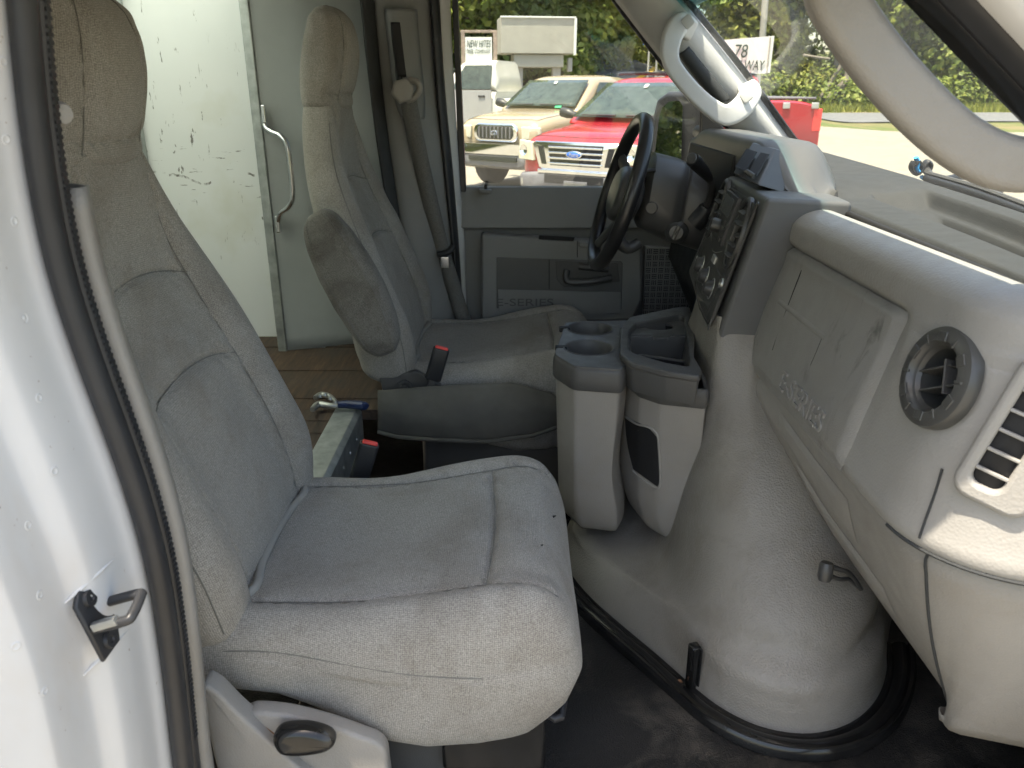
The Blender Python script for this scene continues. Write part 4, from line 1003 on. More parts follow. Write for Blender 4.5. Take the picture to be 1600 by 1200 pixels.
# ------------------------------------------------------------ floor, cargo floor, bulkhead
Gx = np.linspace(-.62, 1.0, 60); Gy = np.linspace(.745, 2.58, 60)
G = [[(x, y, FZ + .003 * math.sin(9 * x + 4 * y) + .004 * math.sin(23 * y)) for y in Gy] for x in Gx]
fl = surf('floor', G, M['mat'], None, smooth=180, solid=.03); fl['kind'] = 'structure'
cg = bpy.data.objects.new('cargo_floor', None); COL.objects.link(cg); cg.location = (-.8, 1.66, .9); cg['kind'] = 'structure'
CF = .955
yb = 1.44; k = 0
while yb < 1.86:
    wv = .073; box('plank', (-.865, yb + wv / 2, CF - .016 + .0015 * ((k * 7) % 3)), (.80, wv - .002, .03), M['wood'], cg, .0015); yb += wv; k += 1
yb = .80
for y0, y1 in ((.80, 1.438), (1.884, 2.56)):
    n = round((y1 - y0) / .075); wv = (y1 - y0) / n
    for i in range(n): xe = -.70 if y0 < 1 else -.30; box('plank', ((-1.56 + xe) / 2, y0 + wv * (i + .5), CF - .016 + .0015 * ((i * 5) % 3)), (xe + 1.56, wv - .002, .03), M['wood'], cg, .0015)
sill = prism('metal_sill', [(-.468, 1.43, CF + .004), (-.412, 1.43, CF + .004), (-.400, 1.43, CF - .006), (-.400, 1.43, FZ + .01), (-.408, 1.43, FZ + .01), (-.408, 1.43, CF - .012), (-.468, 1.43, CF - .002)], (0, .46, 0), M['galv'], cg, .002)
for i in range(5):
    lathe('rivet', [(0, .004), (.004, .003), (.006, 0)], axisM((-.399, 1.47 + .08 * i, CF - .045), (1, 0, 0)), M['steel'], sill, 10)
box('riser', (-.75, 1.66, .79), (.66, .44, .28), M['hole'], cg, .005)
# bulkhead: scratched sliding panel, aluminium edges, grab bar, moulded surround
bh = thing('cargo_bulkhead', 'pale scratched white cargo wall with aluminium edge strips behind the seats', 'partition', (-.72, 1.9, .95))
box('panel', (-1.17, 2.535, 1.53), (.80, .02, 1.16), M['panel'], bh, .004)
for x_, wd in ((-1.175, .05), (-.775, .03)):
    box('edge_strip', (x_, 2.515, 1.53), (wd, .03, 1.16), M['galv'], bh, .004)
box('edge_channel', (-.745, 2.43, 1.53), (.028, .12, 1.16), M['galv'], bh, .004)
gb = tube('grab_bar', [A(412, 170, 2.36), A(414, 196, 2.36), A(424, 206, 2.345), A(440, 214, 2.33), A(450, 235, 2.325), A(457, 300, 2.325), A(452, 322, 2.33), A(438, 334, 2.345), A(434, 352, 2.36)], .0085, M['chrome'], bh, 10, 6)
for (a, b) in ((413, 178), (435, 350)):
    c = A(a, b, 2.358); V, Fc = boxv(c, (.012, .022, .05)); mk('bar_foot', V, Fc, M['chrome'], gb, bevel=.003)
G = []
for z in np.linspace(.94, 2.07, 20):
    G.append([Vector(p) for p in cr([(-.745, 2.375, z), (-.71, 2.385, z), (-.66, 2.40, z), (-.60, 2.415, z), (-.53, 2.44, z), (-.46, 2.47, z), (-.38, 2.50, z)], 4)])
surf('moulded_surround', G, M['bulk'], bh, smooth=60, solid=-.01)
box('surround', (-.745, 1.13, 1.53), (.024, .69, 1.13), M['bulk'], bh, .004)
# locking pliers on the sill
pg = thing('locking_pliers', 'locking pliers with a blue grip lying on the metal cargo sill', 'pliers', (-.42, 1.75, CF))
pY = 1.66; zp = CF + .02
def pp(a, b, dz=0): q = AZ(a, b, zp + dz); return q
tube('grip', [pp(524, 632), pp(545, 632), pp(568, 634), pp(572, 635)], .0115, M['navy'], pg, 12, 4, scale=[.8, 1, 1.05, .7])
tube('jaw_arm', [pp(526, 630), pp(515, 620), pp(502, 617), pp(492, 622)], .008, M['steel'], pg, 8, 5, scale=[.8, 1, 1.2, .8])
tube('jaw_arm', [pp(528, 634), pp(512, 634), pp(498, 632), pp(488, 640)], .009, M['steel'], pg, 8, 5, scale=[.8, 1, 1.1, .8])
for a, b in ((500, 620), (508, 618), (516, 624), (524, 630)):
    lathe('rivet', [(0, .008), (.004, .007), (.006, 0)], Matrix.Translation(pp(a, b, .006)), M['steel'], pg, 10)

# ------------------------------------------------------------ engine cover
ec_ = thing('engine_cover', 'grey dirty engine cover rising from the floor between the seats with black rubber flange', 'engine cover', (.5, 1.66, FZ))
Opx = [(899, 868), (898, 905), (916, 940), (972, 980), (1040, 1030), (1078, 1072), (1115, 1112), (1190, 1152), (1270, 1165), (1345, 1145), (1384, 1100), (1396, 1050), (1392, 1005), (1380, 960)]
O = [Vector((.118, 1.66, FZ)), Vector((.125, 1.58, FZ))] + [AZ(a, b, FZ + .012) for a, b in Opx[1:]] + [Vector((.84, 1.50, FZ)), Vector((.99, 1.50, FZ))]
O = [Vector((p.x, p.y, FZ - .004)) for p in O]
for _ in range(2): O = [O[0]] + [O[i] * .5 + (O[i - 1] + O[i + 1]) * .25 for i in range(1, len(O) - 1)] + [O[-1]]
O = [O[i] for i in (0, 1, 2, 3, 4, 5, 6, 7, 8, 9, 10, 11, 12, 13, 15, 16)]
def guide(pts, z): 
    P = cr([(x, y, z) for x, y in pts], 10); n = len(O); L = [0]
    for a, b in zip(P[:-1], P[1:]): L.append(L[-1] + (b - a).length)
    out = []
    for i in range(n):
        s = L[-1] * i / (n - 1); k = int(np.searchsorted(L, s)); out.append(P[min(k, len(P) - 1)])
    return out
cO = Vector((.55, 1.66, 0))
def shrink(p, d, z):
    v = cO - p; v.z = 0; q = p + v.normalized() * d; q.z = z; return q
n = len(O); O1 = [shrink(p, .008, FZ + .03) for p in O]
O2 = []
for i, p in enumerate(O):
    lob = 1 - sstep(3.5, 6.5, i); O2.append(shrink(p, .014 + .012 * lob, FZ + .065 + .0 * lob))
O3 = []
for i, p in enumerate(O):
    lob = 1 - sstep(3.0, 6.5, i); O3.append(shrink(p, .030 + .020 * lob, FZ + .11 - .018 * lob))
Bq = [(.352, 1.66), (.345, 1.58), (.342, 1.50), (.345, 1.42), (.353, 1.33), (.385, 1.24), (.45, 1.175), (.54, 1.15), (.63, 1.165), (.70, 1.22), (.74, 1.30), (.78, 1.42), (.86, 1.50), (.99, 1.50)]
Bq = [Vector((x, y, 0)) for x, y in Bq]
def gl(pts, z): return guide([(p[0], p[1]) for p in pts], z)
B1 = gl([(.335, 1.66), (.33, 1.56), (.332, 1.47), (.338, 1.37), (.36, 1.27), (.41, 1.195), (.48, 1.155), (.56, 1.145), (.64, 1.165), (.70, 1.22), (.74, 1.30), (.78, 1.42), (.86, 1.51), (.99, 1.51)], FZ + .17)
B2 = gl([(.372, 1.66), (.37, 1.56), (.372, 1.49), (.38, 1.41), (.405, 1.33), (.45, 1.28), (.51, 1.25), (.57, 1.245), (.64, 1.26), (.70, 1.30), (.74, 1.36), (.78, 1.45), (.86, 1.52), (.99, 1.52)], FZ + .29)
B3 = gl([(.395, 1.66), (.395, 1.58), (.398, 1.52), (.405, 1.46), (.425, 1.41), (.46, 1.375), (.51, 1.355), (.57, 1.35), (.64, 1.36), (.70, 1.38), (.74, 1.42), (.78, 1.49), (.86, 1.54), (.99, 1.54)], FZ + .42)
B4 = gl([(.415, 1.66), (.415, 1.6), (.418, 1.55), (.424, 1.51), (.44, 1.50), (.47, 1.488), (.52, 1.48), (.58, 1.475), (.64, 1.475), (.70, 1.48), (.74, 1.49), (.78, 1.52), (.86, 1.56), (.99, 1.56)], FZ + .54)
B5 = gl([(.432, 1.66), (.432, 1.61), (.434, 1.57), (.44, 1.54), (.455, 1.56), (.48, 1.555), (.53, 1.55), (.58, 1.55), (.64, 1.55), (.70, 1.55), (.74, 1.55), (.78, 1.54), (.86, 1.57), (.99, 1.57)], FZ + .66)
for i in range(len(B1)): B1[i].z -= .045 * (1 - float(sstep(3.0, 6.5, i)))
rings = [O, O1, O2, O3, B1, B2, B3, B4, B5]
cols = [cr([r[i] for r in rings], 7) for i in range(n)]
G = []
for t in range(len(cols[0])):
    half = cr([c[t] for c in cols], 6); far = [Vector((p.x, 2 * YC - p.y, p.z)) for p in reversed(half[1:])]; G.append(far + half)
cov = surf('cover', G, M['dog'], ec_, smooth=180)
cov.modifiers.new('sm', 'SMOOTH').iterations = 9
# raised ridge round the rear lobe and double rubber flange
fo = cr(O[:-2] , 8)
def ring_at(d, z):
    out = []
    for i, p in enumerate(fo):
        a = fo[max(i - 1, 0)]; b = fo[min(i + 1, len(fo) - 1)]; t = (b - a).normalized(); nn = Vector((t.y, -t.x, 0)) * -1
        if (p + nn * .01 - cO).length < (p - cO).length: nn = -nn
        q = p + nn * d; q.z = z; out.append(q)
    far = [Vector((p.x, 2 * YC - p.y, p.z)) for p in reversed(out[1:])]
    return far + out
P = ring_at(.018, FZ + .006)
flg = mk('rubber_flange', *sweepv(P, [(a * 1.05, b * .85) for a, b in ((-.034, -.004), (-.034, .002), (-.024, .007), (-.014, .008), (-.010, .005), (-.006, .012), (.004, .018), (.012, .017), (.017, .012), (.019, .020), (.025, .022), (.030, .014), (.030, -.004))], up=(0, 0, 1)), M['gloss'], ec_, 50)
# rubber latch strap at the flange
lt = thing('cover_latch', 'upright black latch strap clipping the engine cover to the floor flange', 'latch', AZ(1082, 1075, FZ))
b0 = AZ(1080, 1072, FZ + .01); tp = A(1086, 1008, b0.y - .005)
Mx = axisM(b0.lerp(tp, .5), tp - b0, (1, .3, 0)); pillow('strap', rrect(.020, .020, .004), (tp - b0).length, .003, Mx, M['gloss'], lt, 2)
for s_ in (-1, 1):
    V, Fc = boxv((s_ * .007, -.012, .004), (.004, .006, (tp - b0).length * .9)); mk('rib', [Mx @ v for v in V], Fc, M['gloss'], lt, bevel=.0015)
V, Fc = boxv((0, .0, .028), (.016, .012, .014)); mk('hook', [Mx @ v for v in V], Fc, M['gloss'], lt, bevel=.003)
for a, b in ((1062, 1066), (1076, 1090)):
    lathe('rivet', [(0, .005), (.004, .004), (.006, 0)], Matrix.Translation(AZ(a, b, FZ + .014)), M['rust'], lt, 10)
tube('rusty_edge', [AZ(1052, 1060, FZ + .008), AZ(1066, 1078, FZ + .008), AZ(1082, 1098, FZ + .008)], .006, M['rust'], lt, 6, 3)

# ------------------------------------------------------------ cup holder console on the engine cover
con = thing('console', 'grey console with cup holders, open tray and front pocket on the engine cover', 'console', (.25, 1.66, .78))
ZD = 1.205
def loftpoly(name, polys, zs, mat, parent, bevel=.0, sub=4, cap=True, smooth=35):
    G = []
    cols = [cr([(p[i][0], p[i][1], z) for p, z in zip(polys, zs)], sub) for i in range(len(polys[0]))]
    for t in range(len(cols[0])): G.append([c[t] for c in cols])
    if cap == 'last':
        o = surf(name, [*G, [sum(G[-1], Vector()) / len(G[-1]) + (q - sum(G[-1], Vector()) / len(G[-1])) * .01 for q in G[-1]]], mat, parent, True, False, smooth)
    else: o = surf(name, G, mat, parent, True, cap, smooth)
    return o
def rnd(poly, r=.012, n=3):              # round the corners of a plan polygon
    out = []; N = len(poly)
    for i in range(N):
        p = Vector(poly[i]); a = (Vector(poly[i - 1]) - p); b = (Vector(poly[(i + 1) % N]) - p); d = min(r, a.length * .45, b.length * .45)
        s, e = p + a.normalized() * d, p + b.normalized() * d
        for k in range(n + 1):
            t = k / n; q = s.lerp(p, t).lerp(p.lerp(e, t), t); out.append((q.x, q.y))
    return out
dk = [AZ(a, b, ZD) for a, b in ((866, 553), (897, 572), (972, 577), (985, 560), (985, 500), (884, 503))]
dk = [(p.x, p.y) for p in dk]
dkr = rnd(dk, .012)
cups = [AZ(920, 543, ZD), AZ(922, 513, ZD)]
holes = [[(c.x + .053 * math.cos(a), c.y + .053 * math.sin(a)) for a in np.linspace(0, 2 * math.pi, 40, endpoint=False)] for c in cups]
plate('deck', dkr, holes, .010, Matrix.Translation((0, 0, ZD - .005)), M['dark'], con, .002)
cen = np.mean(np.array(dk), 0)
def scl(poly, k, dx=0, dy=0): return [((x - cen[0]) * k + cen[0] + dx, (y - cen[1]) * k + cen[1] + dy) for x, y in poly]
loftpoly('deck_rim', [inset(dkr, .003), inset(dkr, -.003), inset(dkr, -.003), inset(dkr, .002)], [ZD - .002, ZD - .012, ZD - .050, ZD - .054], M['dark'], con, sub=2, cap=False)
for c in cups:
    q = lathe('cup_holder', [(0, -.075), (.046, -.075), (.050, -.02), (.0525, -.004), (.055, .001), (.058, .0015), (.059, -.003)], Matrix.Translation((c.x, c.y, ZD)), M['dark'], con, 40)
    box('cup_notch', (c.x - .062, c.y + .006, ZD - .004), (.026, .016, .012), M['hole'], q, .002)
b0_ = inset(dkr, .004)
loftpoly('bin_body', [b0_, inset(dkr, .006), inset(dkr, .012), scl(dkr, .92, .010, 0), scl(dkr, .84, .018, .004), scl(dkr, .62, .022, .008)], [ZD - .052, ZD - .12, ZD - .25, ZD - .35, ZD - .405, ZD - .425], M['bin'], con, sub=6)
# side handle loop on the bin
hb = A(884, 690, 1.68); tube('side_loop', [A(890, 648, 1.66), A(882, 668, 1.64), A(880, 700, 1.64), A(888, 712, 1.66)], .010, M['bin'], con, 8, 5)
# front pocket bin
ZP = 1.175
pk_ = [AZ(a, b, ZP) for a, b in ((968, 566), (1000, 592), (1034, 603), (1108, 610), (1098, 566), (1000, 552))]
pk_ = [(p.x, p.y) for p in pk_]; pkr = rnd(pk_, .010)
pc_ = np.mean(np.array(pk_), 0)
hole_p = inset(pkr, .010)
plate('pocket_rim', pkr, [hole_p], .012, Matrix.Translation((0, 0, ZP - .006)), M['dark'], con, .002)
loftpoly('pocket_band', [inset(pkr, .002), inset(pkr, -.002), inset(pkr, -.002), inset(pkr, .002)], [ZP - .002, ZP - .008, ZP - .038, ZP - .042], M['dark'], con, sub=2, cap=False)
def mvp(poly, d, dx, dy): return [(x + dx, y + dy) for x, y in inset(poly, d)]
loftpoly('pocket_wall', [hole_p, [(x, y) for x, y in inset(pkr, .014)]], [ZP - .004, ZP - .09], M['hole'], con, sub=2, cap='last')
def sc2(k, dx, dy): return [((x - pc_[0]) * k + pc_[0] + dx, (y - pc_[1]) * (k * .6 + .4) + pc_[1] + dy) for x, y in pkr]
pb = loftpoly('pocket_body', [mvp(pkr, .002, 0, 0), mvp(pkr, .003, .0, 0), mvp(pkr, .006, .002, 0), sc2(.92, .008, -.002), sc2(.78, .020, -.010), sc2(.50, .036, -.016)], [ZP - .040, ZP - .10, ZP - .19, ZP - .28, ZP - .35, ZP - .375], M['bin'], con, sub=6)
from mathutils.bvhtree import BVHTree
def onto(o, px_, py_, off=0):            # where the line of sight of a photo pixel meets a built part
    me = o.data; T = BVHTree.FromPolygons([v.co for v in me.vertices], [p.vertices[:] for p in me.polygons])
    d = (A(px_, py_, 1.0) - Vector((0, 0, CZ))).normalized(); h, nn, i, ds = T.ray_cast(Vector((0, 0, CZ)), d)
    if h is None: return A(px_, py_, 1.45)
    if nn.dot(d) > 0: nn = -nn
    return h + nn * off
def skin(name, o, L, Rr, off, mat, parent, n=8, sub=4, solid=.0):
    L = cr([(a, b, 0) for a, b in L], sub); Rr = cr([(a, b, 0) for a, b in Rr], sub)
    G = [[onto(o, p.x + (q.x - p.x) * k / n, p.y + (q.y - p.y) * k / n, off) for k in range(n + 1)] for p, q in zip(L, Rr)]
    return surf(name, G, mat, parent, smooth=60, solid=solid)
for (a_, b_) in RIBS: tube('pressed_rib', [onto(jamb, a_[0] + (b_[0] - a_[0]) * t_, a_[1] + (b_[1] - a_[1]) * t_, -.0012) for t_ in (0, .33, .66, 1)], .003, M['white'], jamb, n=8, sm=4, scale=[.3, 1, 1, .3])
for (a_, b_) in SPOTS:
    c_ = onto(jamb, a_, b_, .0003); d_ = (onto(jamb, a_ + 6, b_, .0003) - c_).cross(onto(jamb, a_, b_ + 6, .0003) - c_).normalized(); d_ = d_ if d_.y < 0 else -d_
    lathe('spot_weld', [(0, -.0004), (.002, -.0003), (.003, .0004), (.004, .0004), (.005, -.0003)], axisM(c_, d_), M['white'], jamb, 16)
op = skin('pocket_shade', pb, [(977, 652), (979, 680), (983, 705), (990, 733)], [(1012, 666), (1030, 690), (1031, 730), (1030, 762)], .0012, M['hole'], con)  # black skin on the closed wall, stands for the shaded inside of an opening
edge = [(976, 650), (995, 662), (1014, 667), (1027, 678), (1030, 700), (1032, 740), (1031, 758), (1024, 762), (1006, 750), (990, 736)]
tube('opening_edge', [onto(pb, a, b, .001) for a, b in edge], .0028, M['lite'], con, 6, 4)
# open tray
ZT = 1.222
tr = [AZ(a, b, ZT) for a, b in ((968, 552), (970, 512), (984, 495), (1060, 479), (1078, 479), (1086, 520), (1084, 556), (1097, 577), (1094, 588), (1040, 580), (985, 566))]
tr = rnd([(p.x, p.y) for p in tr], .010)
ti = [AZ(a, b, ZT) for a, b in ((982, 545), (983, 516), (994, 505), (1062, 492), (1070, 494), (1074, 530), (1078, 562), (1076, 572), (1040, 566), (992, 552))]
ti = rnd([(p.x, p.y) for p in ti], .008)
tray = plate('tray_rim', tr, [ti], .014, Matrix.Translation((0, 0, ZT - .007)), M['dark'], con, .004)
loftpoly('tray_band', [inset(tr, .003), inset(tr, .004), inset(tr, .008)], [ZT - .006, ZT - .035, ZT - .065], M['dark'], con, sub=2, cap=False)
loftpoly('tray_well', [inset(ti, -.001), inset(ti, .006)], [ZT - .005, ZT - .075], M['dark'], con, sub=2, cap='last')
def tz(a, b): p = AZ(a, b, ZT - .004); return p
sh_ = [tz(984, 516), tz(994, 506), tz(1062, 493), tz(1069, 495), tz(1072, 516), tz(1050, 516), tz(1044, 521), tz(1022, 521), tz(1018, 516)]
cc_ = tz(1030, 503)
plate('tray_shelf', [(p.x, p.y) for p in sh_], [[(cc_.x + .036 * math.cos(a), cc_.y + .030 * math.sin(a)) for a in np.linspace(0, 2 * math.pi, 30, endpoint=False)]], .006, Matrix.Translation((0, 0, ZT - .018)), M['dark'], con, .001)
lathe('cup_holder', [(0, -.06), (.034, -.06), (.037, 0)], Matrix.Translation((cc_.x, cc_.y, ZT - .02)) @ Matrix.Diagonal((1, .84, 1, 1)), M['hole'], con, 30)
p0, p1 = tz(984, 519), tz(1074, 519)
box('tray_divider', ((p0.x + p1.x) / 2, (p0.y + p1.y) / 2, ZT - .045), ((p1 - p0).length, .006, .06), M['dark'], con, .001)

# ------------------------------------------------------------ outdoors: ground, roads, signs
def H(x, y):
    base = .02 * max(y - 2, 0) if y < 60 else .02 * 58
    left = .07 * max(y - 22, 0); s = float(sstep(8, 13, x)); far = .05 * max(y - 44, 0)
    return base + left * (1 - s) + far * s
def sheet(name, xs_, ys_, dz, mat, kind='structure'):
    G = [[(x, y, H(x, y) + dz) for x in xs_] for y in ys_]; o = surf(name, G, mat, None, smooth=60); o['kind'] = kind; return o
def gmat(name, c0, c1, sc_, c2=None, rough=.95, bs=.3):
    b = NB(name); base = b.ramp(b.noise(sc_, 8, .7), [(.3, c0), (.7, c1)])
    if c2: base = b.mix(b.ramp(b.noise(sc_ * .18, 5, .6), [(.45, 0.0), (.62, 1.0)]), base, c2)
    b.set(Base_Color=base, Roughness=rough, Normal=b.bump(b.noise(sc_ * 6, 4), bs, .02)); return b.m
M['lot'] = gmat('pale_gravel_lot', (.19, .17, .135), (.25, .228, .185), 3, (.21, .20, .17))
M['asph'] = gmat('worn_asphalt', (.10, .105, .11), (.15, .155, .16), 5)
M['grassm'] = gmat('grass_ground', (.055, .085, .02), (.12, .13, .035), 2.5, (.16, .13, .06))
M['dry'] = gmat('dry_verge', (.20, .15, .06), (.16, .15, .05), 3, (.09, .11, .03))
xs_ = np.concatenate([np.linspace(-200, -30, 8), np.linspace(-28, 60, 60), np.linspace(64, 220, 10)]); ys_ = np.concatenate([np.linspace(-150, -20, 6), np.linspace(-15, 90, 70), np.linspace(96, 320, 12)])
sheet('ground', xs_, ys_, -.03, M['grassm'])
sheet('parking_lot', np.linspace(-26, 40, 50), np.linspace(-14, 25.5, 40), .0, M['lot'])
def ribbon(name, pts, wd, dz, mat, n=10):
    P = cr([(x, y, 0) for x, y in pts], 10); G = []
    for i, p in enumerate(P):
        t = (P[min(i + 1, len(P) - 1)] - P[max(i - 1, 0)]).normalized(); s = Vector((t.y, -t.x, 0)); G.append([(q.x, q.y, H(q.x, q.y) + dz) for q in (p + s * wd * (k / n - .5) for k in range(n + 1))])
    o = surf(name, G, mat, None, smooth=60); o['kind'] = 'structure'; return o
rd1 = [(-60, 24), (-20, 28), (-4, 30), (3, 35), (7, 44), (10, 58), (12, 80), (14, 120)]
ribbon('road', rd1, 7.0, .03, M['asph'])
o = ribbon('road_marking', rd1, .35, .045, plain('yellow_line', (.55, .36, .04), .8), 1)
ribbon('verge', [(x + 1.0, y - 5) if y < 36 else (x + 5.3, y - 1) for x, y in rd1], 3.0, .012, M['dry'], 4)
ribbon('road', [(11, 33), (16, 34), (30, 34.5), (70, 36)], 6.5, .02, M['asph'])
# dirt/grass island beside the lot
G = []
for r in np.linspace(0, 1, 8): G.append([(27 + 10 * r * math.cos(a), 25.5 + 3.5 * r * math.sin(a), H(27, 25) + .05 + .10 * (1 - r)) for a in np.linspace(0, 2 * math.pi, 36, endpoint=False)])
o = surf('grass_island', G, M['grassm'], None, True, smooth=60); o['kind'] = 'structure'

def wpt(px_, py_, Y): return A(px_, py_, Y)
M['signgrey'] = plain('weathered_grey_sign', (.33, .32, .27), .7, amt=.08, scale=3)
M['post'] = plain('grey_post', (.30, .29, .26), .7)
M['wfr'] = plain('weathered_wood', (.25, .20, .16), .85, amt=.3)
M['swhite'] = plain('white_board', (.62, .64, .60), .6, amt=.03)
M['ink'] = plain('dark_green_ink', (.02, .045, .03), .7)
M['ink2'] = plain('grey_ink', (.22, .26, .22), .7)
M['sblue'] = plain('blue_sign', (.02, .13, .55), .5)
FY = Matrix.Rotation(R(90), 4, 'X')
# blank cabinet sign
bb = thing('billboard', 'blank weathered grey cabinet sign on posts beside the road', 'sign', (.8, 20, .7))
p, q = wpt(790, 28, 20), wpt(900, 86, 20)
def slab(name, a, b, Y, t, mat, parent, bev=.02):
    p, q = wpt(*a, Y), wpt(*b, Y); return box(name, ((p.x + q.x) / 2, Y + t / 2, (p.z + q.z) / 2), (abs(q.x - p.x), t, abs(p.z - q.z)), mat, parent, bev)
yawb = 14
slab('cabinet', (782, 27), (900, 84), 20, .75, M['signgrey'], bb); slab('lower_cabinet', (803, 84.5), (882, 105), 20.1, .5, M['signgrey'], bb)
for a in (812, 872): 
    p = wpt(a, 105, 20.25); box('post', (p.x, 20.3, (p.z + H(p.x, 20.3)) / 2), (.2, .2, p.z - H(p.x, 20.3)), M['post'], bb, .01)
slab('rim', (781, 25.5), (901, 28), 19.97, .03, M['swhite'], bb, .005); slab('rim', (898.5, 28), (901, 86), 19.97, .03, M['swhite'], bb, .005)
slab('light_box', (890, 90), (896, 112), 20.1, .2, M['post'], bb)
bb.rotation_euler.z = R(8)
# tree company board
tb = thing('tree_company_sign', 'white board sign reading NEW HITES TREE COMPANY in a wooden frame', 'sign', (-1.0, 18, .6))
slab('board', (726, 58), (769, 106), 18, .04, M['swhite'], tb, .003)
for a in (723, 773.5):
    p = wpt(a, 48, 18); g = H(p.x, 18); box('post', (p.x, 18.03, (p.z + g) / 2), (.085, .09, p.z - g), M['wfr'], tb, .008)
slab('beam', (719, 47), (776, 51), 17.99, .10, M['wfr'], tb, .008)
for body, py_, sz, sx, mt, shr in (('NEW HITES', 69, .20, .50, 'ink', .25), ('TREE COMPANY', 81, .105, .68, 'ink', 0), ('licensed & insured - tree removal', 90, .05, .78, 'ink2', 0), ('www.newhitestree.com', 99, .068, .82, 'ink', 0)):
    if py_ == 90: body = '- - - - - - - - - - - - - - -'
    if py_ == 99: body = 'www.- - - - - -.com'
    p = wpt(747.5, py_, 17.99); text('lettering', body, sz, Matrix.Translation(p) @ FY, M[mt], tb, .002, sx, shr)
# blue road sign
bs_ = thing('blue_road_sign', 'small blue road sign with white lettering on posts up the road', 'sign', (5.6, 33, 1.6))
slab('board', (1006, 52), (1031, 70), 33, .04, M['sblue'], bs_, .01)
for a in (1015, 1028): p = wpt(a, 69, 33); g = H(p.x, 33); box('post', (p.x, 33.05, (p.z + g) / 2), (.07, .06, p.z - g), M['post'], bs_, .01)
for py_ in (57, 62, 66): slab('lettering', (1009, py_ - .9), (1028, py_ + .9), 32.98, .02, M['swhite'], bs_, .001)
slab('lower_plate', (1023, 71), (1032, 80), 33, .04, M['swhite'], bs_, .01)
# white address sign
ad = thing('address_sign', 'white address sign reading 78 above WAY behind the windshield pillar', 'sign', (4.6, 14.5, .3))
P = [wpt(a, b, 14.5) for a, b in ((1085, 66), (1160, 60), (1210, 56), (1203, 114), (1160, 118), (1090, 119))]
prism('board', P, (0, .08, 0), M['swhite'], ad, 0)
p, q = wpt(1204, 58, 14.49), wpt(1198, 114, 14.49); tube('fold', [p, p.lerp(q, .5), q], .012, M['signgrey'], ad, 6, 2)
text('lettering', '78', .30, Matrix.Translation(wpt(1157, 81, 14.485)) @ FY, M['ink'], ad, .002, .8, .12)
text('lettering', 'OTE WAY', .23, Matrix.Translation(wpt(1163, 103, 14.485)) @ FY, M['ink'], ad, .002, .66, .12)
for a in (1110, 1186): p = wpt(a, 117, 14.55); g = H(p.x, 14.6); box('post', (p.x, 14.64, (p.z + g) / 2), (.10, .10, p.z - g), M['swhite'], ad, .01)
# ------------------------------------------------------------ vehicles
def paint(name, col, rough=.22):
    b = NB(name); b.set(Base_Color=b.ramp(b.noise(2, 3), [(.3, var(col, .94)), (.7, var(col, 1.05))]), Roughness=rough, Coat_Weight=.6, Coat_Roughness=.08)
    return b.m
M['cred'] = paint('red_car_paint', (.36, .022, .03)); M['ctan'] = paint('tan_car_paint', (.33, .265, .175)); M['cwhite'] = paint('old_white_paint', (.50, .49, .43), .4); M['cgrey'] = paint('grey_primer_paint', (.30, .30, .30), .4)
M['cglass'] = plain('car_glass', (.045, .06, .05), .03, amt=.3, Specular_IOR_Level=.5); M['lamp'] = plain('lamp_lens', (.55, .53, .42), .12); M['tyre'] = plain('tyre', (.018, .018, .018), .85); M['grey_b'] = plain('grey_bumper', (.13, .13, .14), .6); M['plate'] = plain('number_plate', (.12, .12, .11), .6)
def sections(S, n=36, p=.5):             # S: (x, half width bottom, half width top, z bottom, z top)
    G = []
    for x, wb, wt, z0, z1 in S:
        row = []
        for a in np.linspace(0, 2 * math.pi, n, endpoint=False):
            c, s = math.cos(a), math.sin(a); cw = math.copysign(abs(c) ** p, c); sz = math.copysign(abs(s) ** p, s); t = (sz + 1) / 2
            row.append((x, (wb + (wt - wb) * t) * cw, z0 + (z1 - z0) * t))
        G.append(row)
    return G
def wheel(t, x, y, r=.37, wd=.24):
    Mx = axisM((x, y, r), (0, 1 if y > 0 else -1, 0)); w_ = lathe('wheel', [(0, .05), (.10, .06), (.19, .075), (.215, .10), (.23, .12), (r - .03, .12), (r, .08), (r, -.08), (r - .03, -.12), (.15, -.12), (0, -.12)], Mx, M['tyre'], t, 36)
    lathe('rim', [(0, .068), (.05, .075), (.09, .064), (.19, .082), (.225, .125), (.232, .122)], Mx, M['steel'], w_, 28)
def quad(name, P, d, mat, parent, bev=.01): return prism(name, P, d, mat, parent, bev)
